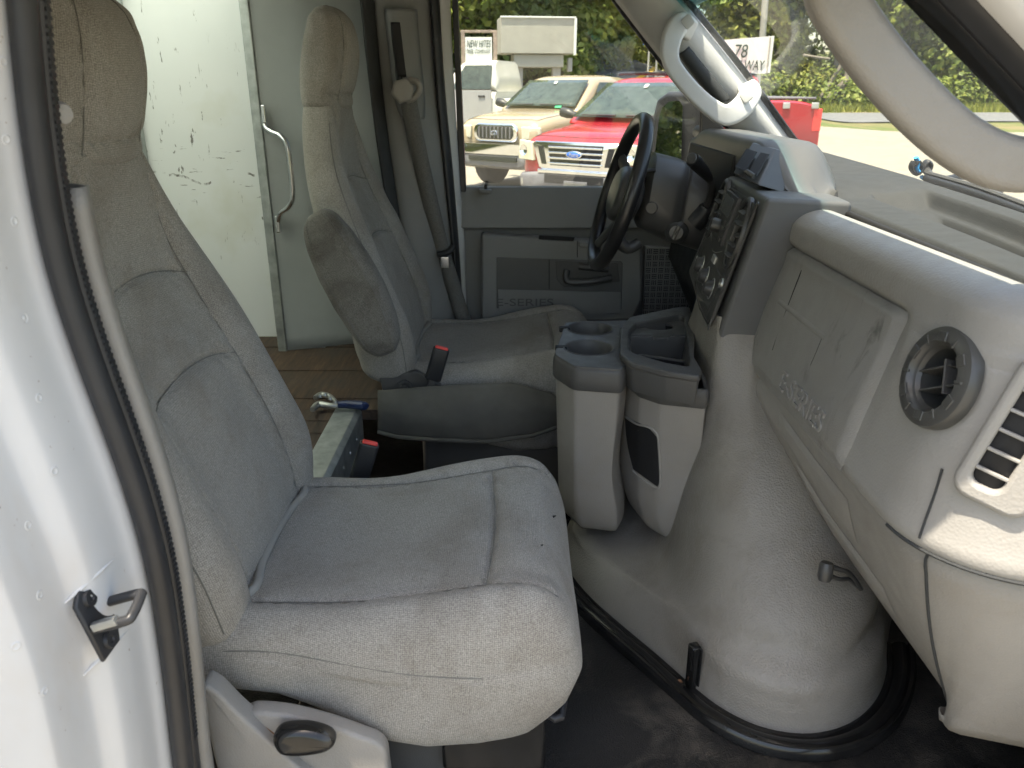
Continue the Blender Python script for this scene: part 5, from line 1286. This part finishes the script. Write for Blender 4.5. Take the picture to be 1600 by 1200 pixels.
def vehicle(name, label, p, loc, ang, group='parked vehicles'):
    t = thing(name, label, p.get('cat', 'truck'), (0, 0, 0), group); pm = p['paint']
    W, hz, Lh, zr, Lc = p['w'] / 2, p['hood'], p['hl'], p['roof'], p['cab']      # half width, hood height, hood length, roof height, cab length
    zb = p.get('zb', .42); belt = p.get('belt', hz + .06); L = p['len']
    S = [(-.02, W * .80, W * .78, zb + .10, hz - .20), (-.06, W * .90, W * .86, zb + .05, hz - .11), (-.16, W * .97, W * .90, zb, hz - .045), (-.40, W, W * .93, zb, hz), (-Lh + .15, W, W * .95, zb, hz + .07), (-Lh - .05, W, W * .96, zb, belt + .02)]
    S += [(-Lh - Lc, W, W * .97, zb, belt + .03)]
    if p.get('bed'): S += [(-Lh - Lc - .02, W, W * .97, zb, p['bed']), (-L + .05, W, W * .97, zb, p['bed']), (-L, W * .97, W * .95, zb + .05, p['bed'] - .03)]
    else: S += [(-L + .1, W, W * .96, zb, belt + .03), (-L, W * .95, W * .9, zb + .05, belt)]
    body = surf('body', sections(S, 44, .42), pm, t, True, True, 50)
    wr = p.get('rake', .72); x0 = -Lh + .10; x1 = -Lh - wr; x2 = -Lh - Lc + p.get('rear', .15); x3 = -Lh - Lc
    wbt, wtp = W * .92, W * .74
    cab = surf('cabin', sections([(x0, wbt * .9, wbt * .88, belt - .02, belt + .0), (x0 - .06, wbt, wbt * .97, belt - .04, belt + .05), (x1, wbt, wtp, belt - .04, zr - .03), (x1 - .18, wbt, wtp, belt - .04, zr), ((x1 + x2) / 2, wbt, wtp, belt - .04, zr + .02), (x2, wbt, wtp, belt - .04, zr - .01), (x3, wbt, wtp * 1.02, belt - .04, belt + .3), (x3 - .02, wbt * .9, wtp * .9, belt, belt + .25)], 44, .36), pm, t, True, True, 50)
    # windshield
    def wsp(k, s, off): 
        x = x0 - .02 + (x1 + .04 - x0) * k; z = belt + .03 + (zr - .06 - belt - .03) * k; hw = (wbt * .90 + (wtp * .92 - wbt * .90) * k)
        return (x + .05 * (1 - (s) ** 2) + off, hw * s, z + off * .8)
    ws = surf('windshield', [[wsp(k, s, .035) for s in np.linspace(-1, 1, 12)] for k in np.linspace(0.04, .93, 8)], M['cglass'], t, smooth=60, solid=.01)
    quad('sticker', [wsp(.78, .10, .045), wsp(.78, .02, .045), wsp(.86, .02, .045), wsp(.86, .10, .045)], (.003, 0, .003), M['swhite'], ws, 0)
    quad('wiper', [wsp(.05, -.8, .048), wsp(.05, -.1, .048), wsp(.08, -.1, .048)], (.01, 0, .01), M['black'], ws, 0)
    quad('wiper', [wsp(.05, .1, .048), wsp(.05, .8, .048), wsp(.08, .1, .048)], (.01, 0, .01), M['black'], ws, 0)
    for sg in (1, -1):
        def sp_(x, k, off=.012): 
            z = belt + .02 + (zr - .10 - belt) * k; hw = wbt + (wtp - wbt) * ((z - belt + .04) / (zr - belt + .04)); return (x, sg * (hw + off), z)
        xa, xb = x0 - .42, x1 - .12
        segs = [((x0 - .34, 0), (x1 - .10, .95), (x1 - .72, .95), (x1 - .72, 0))] if p.get('one') else [((x0 - .34, 0), (x1 - .10, .95), (x1 - .55, .95), (x1 - .55, 0)), ((x1 - .66, 0), (x1 - .66, .95), (x2 + .15, .92), (x2 + .05, 0))]
        for sgm in segs:
            quad('side_window', [sp_(x, k) for x, k in sgm], (0, sg * .006, 0), M['cglass'], t, .004)
        mx = x0 - .35; mirr = tube('side_mirror', [(mx, sg * W * .95, belt + .06), (mx + .02, sg * (W + .10), belt + .10), (mx, sg * (W + .22), belt + .12)], .07, M[p.get('mirror', 'black')], t, 10, 4, scale=[.4, 1, 1])
        for xw_ in (-.88, -L + .95): wheel(t, xw_, sg * (W - .12), p.get('wr', .37))
        quad('wheel_arch', [(-.88 + .46 * math.cos(a), sg * (W + .004), p.get('wr', .37) + .44 * math.sin(a)) for a in np.linspace(0, math.pi, 14)], (0, -sg * .01, 0), M['black'], t, 0)
        quad('door_handle', [(-Lh - 1.05, sg * W, belt - .14), (-Lh - .9, sg * W, belt - .14), (-Lh - .9, sg * W, belt - .10), (-Lh - 1.05, sg * W, belt - .10)], (0, sg * .03, 0), M['black'], t, .005)
    T_ = BVHTree.FromPolygons([v.co for v in body.data.vertices], [q_.vertices[:] for q_ in body.data.polygons])
    def gap(pts, r=.007):
        P_ = []
        for q_ in cr(pts, 6):
            h_ = T_.find_nearest(q_); P_.append(h_[0])
        tube('panel_gap', P_, r, M['black'], t, 5, 0)
    gap([(-.12, -W * .80, hz), (-.06, 0, hz), (-.12, W * .80, hz)])
    for sg in (1, -1):
        gap([(-.12, sg * W * .80, hz), (-.5, sg * W * .84, hz + .05), (-Lh, sg * W * .86, hz + .12)])
        for xd in (-Lh - .02, -Lh - 1.12): gap([(xd, sg * W * 1.2, belt - .02), (xd, sg * W * 1.2, .85), (xd + .05, sg * W * 1.2, zb + .1)])
        gap([(-Lh - .02, sg * W * 1.2, zb + .12), (-Lh - 1.12, sg * W * 1.2, zb + .12)])
    tube('body_crease', [T_.find_nearest(Vector((x_, W * 1.2, .80)))[0] for x_ in np.linspace(-.5, -L + .3, 20)], .012, pm, t, 5, 0)
    return t, body
def fx(P, off=.0): return [(off, y, z) for y, z in P]
# red SUV
Ld = lambda t, a: (t.__setattr__('location', Vector((a[0], a[1], H(a[0], a[1])))), t.__setattr__('rotation_euler', (0, 0, R(a[2]))))
suv, body = vehicle('red_suv', 'red parked SUV with a wide chrome bar grille facing the van', dict(cat='suv', paint=M['cred'], w=1.87, hood=1.10, hl=1.22, roof=1.74, cab=3.3, len=4.85, rake=.75, rear=.3, belt=1.16), (0, 0), 0)
W = .935
gr_ = pillow('grille_surround', [(y, z) for y, z in ((-.60, .98), (.60, .98), (.64, .94), (.54, .66), (.48, .63), (-.48, .63), (-.54, .66), (-.64, .94))], .08, .02, Matrix(((0, 0, 1, .0), (1, 0, 0, 0), (0, 1, 0, 0), (0, 0, 0, 1))), M['chrome'], suv, 3)
pillow('grille_mesh', [(y, z) for y, z in ((-.40, .945), (.40, .945), (.36, .69), (-.36, .69))], .02, .004, Matrix(((0, 0, 1, .034), (1, 0, 0, 0), (0, 1, 0, 0), (0, 0, 0, 1))), M['hole'], gr_, 1)
for k in range(4): box('grille_bar', (.046, 0, .715 + .065 * k), (.03, .78, .026), M['chrome'], gr_, .008)
for sg in (1, -1): prism('grille_slot', [(.035, sg * .47, .92), (.035, sg * .555, .92), (.035, sg * .49, .70), (.035, sg * .42, .70)], (.012, 0, 0), M['hole'], gr_, .003)
em = pillow('oval_badge', [(.115 * math.cos(a), .047 * math.sin(a)) for a in np.linspace(0, 2 * math.pi, 28, endpoint=False)], .02, .006, Matrix(((0, 0, 1, .066), (1, 0, 0, 0), (0, 1, 0, .83), (0, 0, 0, 1))), M['chrome'], gr_, 2)
pillow('badge_field', [(.102 * math.cos(a), .037 * math.sin(a)) for a in np.linspace(0, 2 * math.pi, 28, endpoint=False)], .006, .002, Matrix(((0, 0, 1, .077), (1, 0, 0, 0), (0, 1, 0, .83), (0, 0, 0, 1))), M['sblue'], em, 1)
text('lettering', 'Ford', .062, Matrix(((0, 0, 1, .081), (1, 0, 0, 0), (0, 1, 0, .83), (0, 0, 0, 1))), M['chrome'], em, .001, 1.1, .25)
for sg in (1, -1):
    hl = prism('headlight', [(-.05, sg * .66, .96), (-.12, sg * .90, .98), (-.16, sg * .925, .85), (-.10, sg * .90, .74), (-.03, sg * .62, .73)], (.06, sg * .015, 0), M['lamp'], suv, .012)
    lathe('bulb_reflector', [(.0, .0), (.05, .01), (.07, .03)], axisM((.03, sg * .76, .86), (1, sg * .2, 0)), M['chrome'], hl, 20)
    prism('fog_lamp', [(.03, sg * .62, .50), (.0, sg * .82, .50), (.0, sg * .82, .42), (.03, sg * .62, .42)], (.02, 0, 0), M['lamp'], suv, .006)
    tube('roof_rail', [(-2.1, sg * .62, 1.76), (-2.3, sg * .62, 1.80), (-4.1, sg * .62, 1.80), (-4.3, sg * .62, 1.76)], .022, M['black'], suv, 8, 4)
for x in (-2.6, -3.7): box('cross_bar', (x, 0, 1.81), (.05, 1.25, .03), M['black'], suv, .008)
bmp = surf('bumper', sections([(-.35, .95, .95, .36, .58), (-.10, .93, .93, .34, .60), (.03, .80, .80, .34, .60), (.07, .6, .6, .37, .58)], 36, .4), M['grey_b'], suv, True, True, 50)
box('lower_grille', (.065, 0, .53), (.03, .86, .11), M['hole'], bmp, .01); box('number_plate', (.085, .04, .42), (.02, .30, .15), M['plate'], bmp, .004); box('plate_frame', (.078, .04, .42), (.02, .34, .19), M['grey_b'], bmp, .006)
box('chrome_lip', (.02, 0, .615), (.10, 1.08, .05), M['chrome'], bmp, .012)
Ld(suv, (.80, 9.9, -90 - 36))
# tan pickup
tan, body = vehicle('tan_pickup_truck', 'tan pickup truck with black slatted oval grille parked beyond the red SUV', dict(paint=M['ctan'], w=1.72, hood=1.16, hl=1.25, roof=1.74, cab=1.95, len=5.1, bed=1.15, rake=.62, zb=.50, wr=.385, belt=1.20), (0, 0), 0)
gsr = pillow('grille_surround', rrect(.86, .28, .12, 5, 0, .90), .08, .03, Matrix(((0, 0, 1, -.01), (1, 0, 0, 0), (0, 1, 0, 0), (0, 0, 0, 1))), M['chrome'], tan, 3)
pillow('grille_mesh', rrect(.72, .20, .09, 5, 0, .90), .03, .008, Matrix(((0, 0, 1, .025), (1, 0, 0, 0), (0, 1, 0, 0), (0, 0, 0, 1))), M['hole'], gsr, 2)
for k in range(9): box('grille_bar', (.042, -.30 + .075 * k, .90), (.02, .022, .17), M['grey_b'], gsr, .006)
lathe('round_badge', [(.050, 0), (.056, .01), (.062, 0)], axisM((.055, 0, .90), (1, 0, 0)) @ Matrix.Diagonal((.72, 1, 1, 1)), M['chrome'], gsr, 26)
lathe('badge_loop', [(.020, 0), (.025, .008), (.030, 0)], axisM((.055, 0, .905), (1, 0, 0)) @ Matrix.Diagonal((1.2, .8, 1, 1)), M['chrome'], gsr, 26)
lathe('badge_loop', [(.022, 0), (.027, .008), (.032, 0)], axisM((.055, 0, .918), (1, 0, 0)) @ Matrix.Diagonal((.5, 1.4, 1, 1)), M['chrome'], gsr, 26)
for sg in (1, -1): prism('headlight', [(-.03, sg * .48, 1.0), (-.12, sg * .78, .99), (-.14, sg * .80, .82), (-.03, sg * .50, .80)], (.05, 0, 0), M['lamp'], tan, .02)
b_ = surf('bumper', sections([(-.25, .88, .88, .58, .74), (.0, .86, .86, .57, .75), (.10, .74, .74, .58, .74)], 32, .4), M['chrome'], tan, True, True, 50)
surf('valance', sections([(-.3, .84, .84, .38, .60), (.02, .80, .80, .36, .60), (.09, .60, .60, .40, .585)], 32, .45), M['grey_b'], b_, True, True, 50)
box('intake', (.10, 0, .52), (.03, .95, .08), M['black'], b_, .02)
M['sgreen'] = plain('green_sticker', (.02, .35, .16), .5)
box('sticker', (-1.13, .42, 1.27), (.02, .12, .06), M['sgreen'], tan, .002, Matrix.Rotation(R(-40), 3, 'Y'))
Ld(tan, (-.25, 12.6, -90 - 36))
# old white and grey truck on the left
old, body = vehicle('old_pickup_truck', 'old white and grey pickup cab with chrome door mirror at the left window edge', dict(paint=M['cwhite'], w=1.9, hood=1.22, hl=1.3, roof=1.86, cab=1.25, len=5.0, bed=1.1, rake=.42, belt=1.26, one=1, mirror='chrome', rear=.06), (0, 0), 0)
for sg in (1, -1):
    prism('door_skin', [(-1.6, sg * .955, 1.26), (-2.5, sg * .955, 1.26), (-2.5, sg * .955, .62), (-1.5, sg * .955, .62)], (0, sg * .006, 0), M['cgrey'], old, .004)
Ld(old, (-2.45, 19.0, 180 - 20)); old.location.z += .12
# red pickup at the right, seen through the windshield
rp, body = vehicle('red_pickup_truck', 'red pickup truck with clips along its bed rail behind the windshield pillar', dict(paint=M['cred'], w=1.9, hood=1.12, hl=1.2, roof=1.80, cab=1.55, len=5.2, bed=1.36, rake=.55, belt=1.22, rear=.12), (0, 0), 0)
for k in range(5): box('bed_clip', (-5.215, -.80 + .40 * k, 1.29), (.03, .10, .08), M['silver'], rp, .01)
box('bed_cover', (-4.0, 0, 1.385), (2.2, 1.7, .03), M['grey_b'], rp, .01)
box('tail_lamp', (-5.19, .86, 1.1), (.03, .12, .3), M['red'], rp, .01); box('tail_lamp', (-5.19, -.86, 1.1), (.03, .12, .3), M['red'], rp, .01)
rp.rotation_euler = (0, 0, R(90)); rp.location = (3.42, 11.4 + 5.2, H(3.4, 14))

# ------------------------------------------------------------ trees
def leafmat(name, c0, c1, c2):
    b = NB(name); oi = b.n('ShaderNodeObjectInfo'); geo = b.n('ShaderNodeNewGeometry')
    base = b.ramp(geo.outputs['Random Per Island'], [(.0, c0), (.55, c1), (1.0, c2)])
    n_ = b.noise(.35, 3); base = b.mix(b.math('MULTIPLY', n_, .5), base, c1)
    tr_ = b.n('ShaderNodeBsdfTranslucent'); b.l(base, tr_.inputs['Color']); b.set(Base_Color=base, Roughness=.6)
    mx = b.n('ShaderNodeMixShader', Fac=.5); b.l(b.b.outputs[0], mx.inputs[1]); b.l(tr_.outputs[0], mx.inputs[2]); b.l(mx.outputs[0], b.out.inputs[0]); return b.m
M['leaf'] = leafmat('green_leaves', (.075, .12, .024), (.20, .26, .055), (.40, .42, .10))
M['leaf2'] = leafmat('yellow_green_leaves', (.13, .155, .03), (.28, .31, .06), (.48, .44, .11))
M['leafd'] = leafmat('deep_green_leaves', (.05, .085, .025), (.11, .16, .045), (.22, .27, .08))
M['bark'] = plain('grey_bark', (.17, .15, .12), .95, amt=.35, scale=6)
def leaves(n, blobs, size, seed, flat=.6):
    r = np.random.default_rng(seed); B = np.array(blobs, float); wts = B[:, 3] * B[:, 4] * B[:, 5]; wts /= wts.sum()
    k = r.choice(len(B), n, p=wts); d = r.normal(size=(n, 3)); d /= np.linalg.norm(d, axis=1)[:, None]; rad = r.random(n) ** .42
    C_ = B[k, :3] + d * rad[:, None] * B[k, 3:6]
    nrm_ = d + r.normal(size=(n, 3)) * .7; nrm_[:, 2] += flat; nrm_ /= np.linalg.norm(nrm_, axis=1)[:, None]
    a = r.normal(size=(n, 3)); u = np.cross(nrm_, a); u /= np.linalg.norm(u, axis=1)[:, None]; v = np.cross(nrm_, u); s = size * (.6 + .8 * r.random(n))[:, None]
    V = np.stack([C_ - u * s * .5, C_ - v * s * .32 + nrm_ * s * .06, C_ + u * s * .5, C_ + v * s * .32 + nrm_ * s * .06], 1).reshape(-1, 3)
    Fc = np.arange(4 * n).reshape(n, 4); return V.tolist(), Fc.tolist()
def crown_blobs(h, r, n, seed, low=.25):
    q = random.Random(seed); out = []
    for i in range(n):
        z = h * (low + (1 - low) * (i + .5) / n); rr = r * (1 - .55 * abs((z / h - .5)) ** 1.3 * 1.6); a = q.random() * 6.28; d = rr * (.25 + .55 * q.random())
        s = r * (.30 + .22 * q.random()); out.append((d * math.cos(a), d * math.sin(a), z, s, s, s * .75))
    return out
PROTO = []
for i, (h, r, nb, nl, mat, low, size) in enumerate(((11, 4.0, 30, 16000, 'leaf', .06, .34), (13, 4.2, 34, 16000, 'leaf2', .06, .36), (9, 3.4, 26, 14000, 'leafd', .10, .30), (12, 4.0, 18, 6500, 'leaf', .32, .32))):
    V, Fc = leaves(nl, crown_blobs(h, r, nb, 40 + i, low), size, 90 + i); me = bpy.data.meshes.new('crown'); me.from_pydata(V, [], Fc); me.materials.append(M[mat])
    q = random.Random(i); parts = [sweepv(cr([(0, 0, -.5), (.1, .05, h * .3), (-.1, .2, h * .6), (.15, 0, h * .93)], 5), circ(.22, 8), scale=np.linspace(1, .2, 16))]
    for k in range(9):
        z = h * (.2 + .07 * k); a = q.random() * 6.28; l = r * (.5 + .4 * q.random()); parts.append(sweepv(cr([(0, 0, z), (l * .5 * math.cos(a), l * .5 * math.sin(a), z + l * .25), (l * math.cos(a), l * math.sin(a), z + l * .7)], 3), circ(.075, 6), scale=np.linspace(1, .25, 7)))
    V, Fc = merge(parts); mt = bpy.data.meshes.new('trunk'); mt.from_pydata(V, [], Fc); mt.materials.append(M['bark']); PROTO.append((me, mt))
def tree(kind, x, y, s, rot, label, group, name='tree'):
    t = thing(name, label, 'tree', (0, 0, 0), group); me, mt = PROTO[kind]
    for nm, m_ in (('crown', me), ('trunk', mt)):
        o = bpy.data.objects.new(nm, m_); COL.objects.link(o); o.parent = t
    t.location = (x, y, H(x, y) - .1); t.rotation_euler.z = rot; t.scale = (s, s, s); return t
LT = {0: 'green tree rising directly behind the tree company board', 1: 'deep green tree between the tree company board and the blank sign', 2: 'green tree just behind the left half of the blank sign',
      3: 'yellow-green tree behind the right half of the blank sign', 4: 'yellow-green tree right of the blank sign beside the uphill road', 7: 'yellow-green tree farther up the road, next after the one beside the sign', 8: 'far yellow-green tree at the bend of the uphill road'}
for i, (x, y, k, s) in enumerate(((-2.5, 37, 0, 1.1), (-.6, 38.5, 2, 1.2), (.9, 41, 0, 1.05), (2.2, 44, 1, 1.05), (3.9, 48, 1, 1.1), (-4, 46, 0, 1.3), (1.2, 53, 2, 1.5), (5.4, 56, 1, 1.15), (6.8, 66, 1, 1.2), (-14, 40, 1, 1.2), (-20, 38, 0, 1.2), (-27, 35, 1, 1.2), (-34, 36, 0, 1.2), (7, 84, 0, 1.4), (-9, 50, 0, 1.5), (20, 82, 1, 1.3), (-17, 31.5, 2, .9), (-24, 30.5, 0, .9), (-8, 37, 0, 1.1))):
    tree(k, x, y, s, i * 1.7, LT.get(i, 'leafy green tree deep in the tree line across the road, hidden by nearer trees'), 'trees across the road on the left')
for i, (x, y, k, s) in enumerate(((-21, 4, 0, .9), (-22, 9, 2, 1.0), (-20, 13.5, 0, .9), (-21, 18, 1, .9), (-20, 23, 2, 1.0), (-27, 11, 1, 1.2))):
    tree(k, x, y, s, i * 2.1, 'leafy green tree beyond the lot, showing only in the side mirror', 'trees mirrored in the side mirror')
RT = {0: 'yellow-green tree above the address sign, seen through the windshield', 1: 'sparse green tree with open branches right of the address sign', 2: 'green tree behind the bare fallen trunk', 3: 'green tree left of the big grab handle, beyond the road',
      4: 'deep green tree seen through the loop of the big grab handle', 5: 'green tree at the right end of the far road, inside the grab handle loop'}
for i, (x, y, k, s) in enumerate(((13.2, 46, 1, 1.05), (17.5, 44.5, 3, 1.15), (21, 46, 0, 1.1), (24.5, 44, 0, 1.05), (28, 42.5, 2, 1.25), (32, 42, 0, 1.1), (25, 55, 2, 1.6), (18, 58, 1, 1.3), (34, 52, 0, 1.5), (43, 46, 2, 1.4), (12, 64, 1, 1.3), (50, 46, 0, 1.4), (37, 42, 0, 1.2))):
    tree(k, x, y, s, i * 2.3, RT.get(i, 'leafy green tree in the second row beyond the far road'), 'trees beyond the road on the right')
# bare fallen trunk and saplings, low brush
fb = thing('fallen_tree', 'bare grey fallen trunk leaning in the brush beyond the road', 'tree', (18, 40.5, H(18, 40.5)))
tube('trunk', [A(1275, 180, 41), A(1300, 150, 41), A(1325, 115, 41), A(1300, 60, 41.5)], .20, M['bark'], fb, 8, 5, scale=[.7, 1, .8, .4])
tube('branch', [A(1278, 158, 41), A(1300, 125, 41), A(1322, 82, 41), A(1300, 50, 41.5)], .09, M['bark'], fb, 6, 5)
tube('branch', [A(1255, 86, 41), A(1280, 90, 41), A(1296, 92, 41)], .07, M['bark'], fb, 6, 4)
pl_ = thing('utility_pole', 'pale utility pole rising behind the address sign', 'pole', (12, 40, H(12, 40)))
tube('shaft', [A(1188, 90, 40), A(1192, 50, 40), A(1200, -60, 40)], .16, M['post'], pl_, 10, 4)
def brush(name, boxes, n, mat, size, seed):
    V, Fc = leaves(n, boxes, size, seed, .9); o = mk(name, V, Fc, M[mat], None, 0); o['kind'] = 'stuff'; return o
q = random.Random(5)
brush('brush', [(x + q.uniform(-1, 1), 41.5 + q.uniform(-1, 2), H(x, 41.5) + .6, 1.6, 1.2, 1.0 + .8 * q.random()) for x in np.arange(11, 48, 1.2)], 14000, 'leaf', .26, 3)
brush('brush', [(x + q.uniform(-1, 1), 34 + (x + 5) * .55 * (x > -5) + q.uniform(0, 2) + (0 if x < 0 else 4), H(x, 37) + 1.2, 1.8, 1.4, 2.0) for x in np.arange(-26, 5, 1.3)], 12000, 'leafd', .28, 4)
brush('dry_brush', [(x + q.uniform(-1, 1), 43.5 + q.uniform(-1, 1), H(x, 43.5) + 1.3, 1.6, .8, .8) for x in np.arange(13, 26, 1.3)], 4000, 'leaf2', .3, 8)
def tufts(name, xs2, ys2, n, mat, seed, h=.18):
    r = np.random.default_rng(seed); V, Fc = [], []
    for i in range(n):
        x = r.uniform(*xs2); y = r.uniform(*ys2); z = H(x, y); a = r.uniform(0, 6.28); hh = h * r.uniform(.5, 1.4); k = len(V); dx, dy = .05 * math.cos(a), .05 * math.sin(a)
        V += [(x - dx, y - dy, z), (x + dx, y + dy, z), (x + r.normal() * .06, y + r.normal() * .06, z + hh)]; Fc.append((k, k + 1, k + 2))
    o = mk(name, V, Fc, M[mat], None, 0); o['kind'] = 'stuff'
tufts('grass', (12, 46), (38, 42), 9000, 'leaf2', 2, .3)
tufts('grass', (18, 36), (23, 28), 5000, 'leaf2', 3, .16)
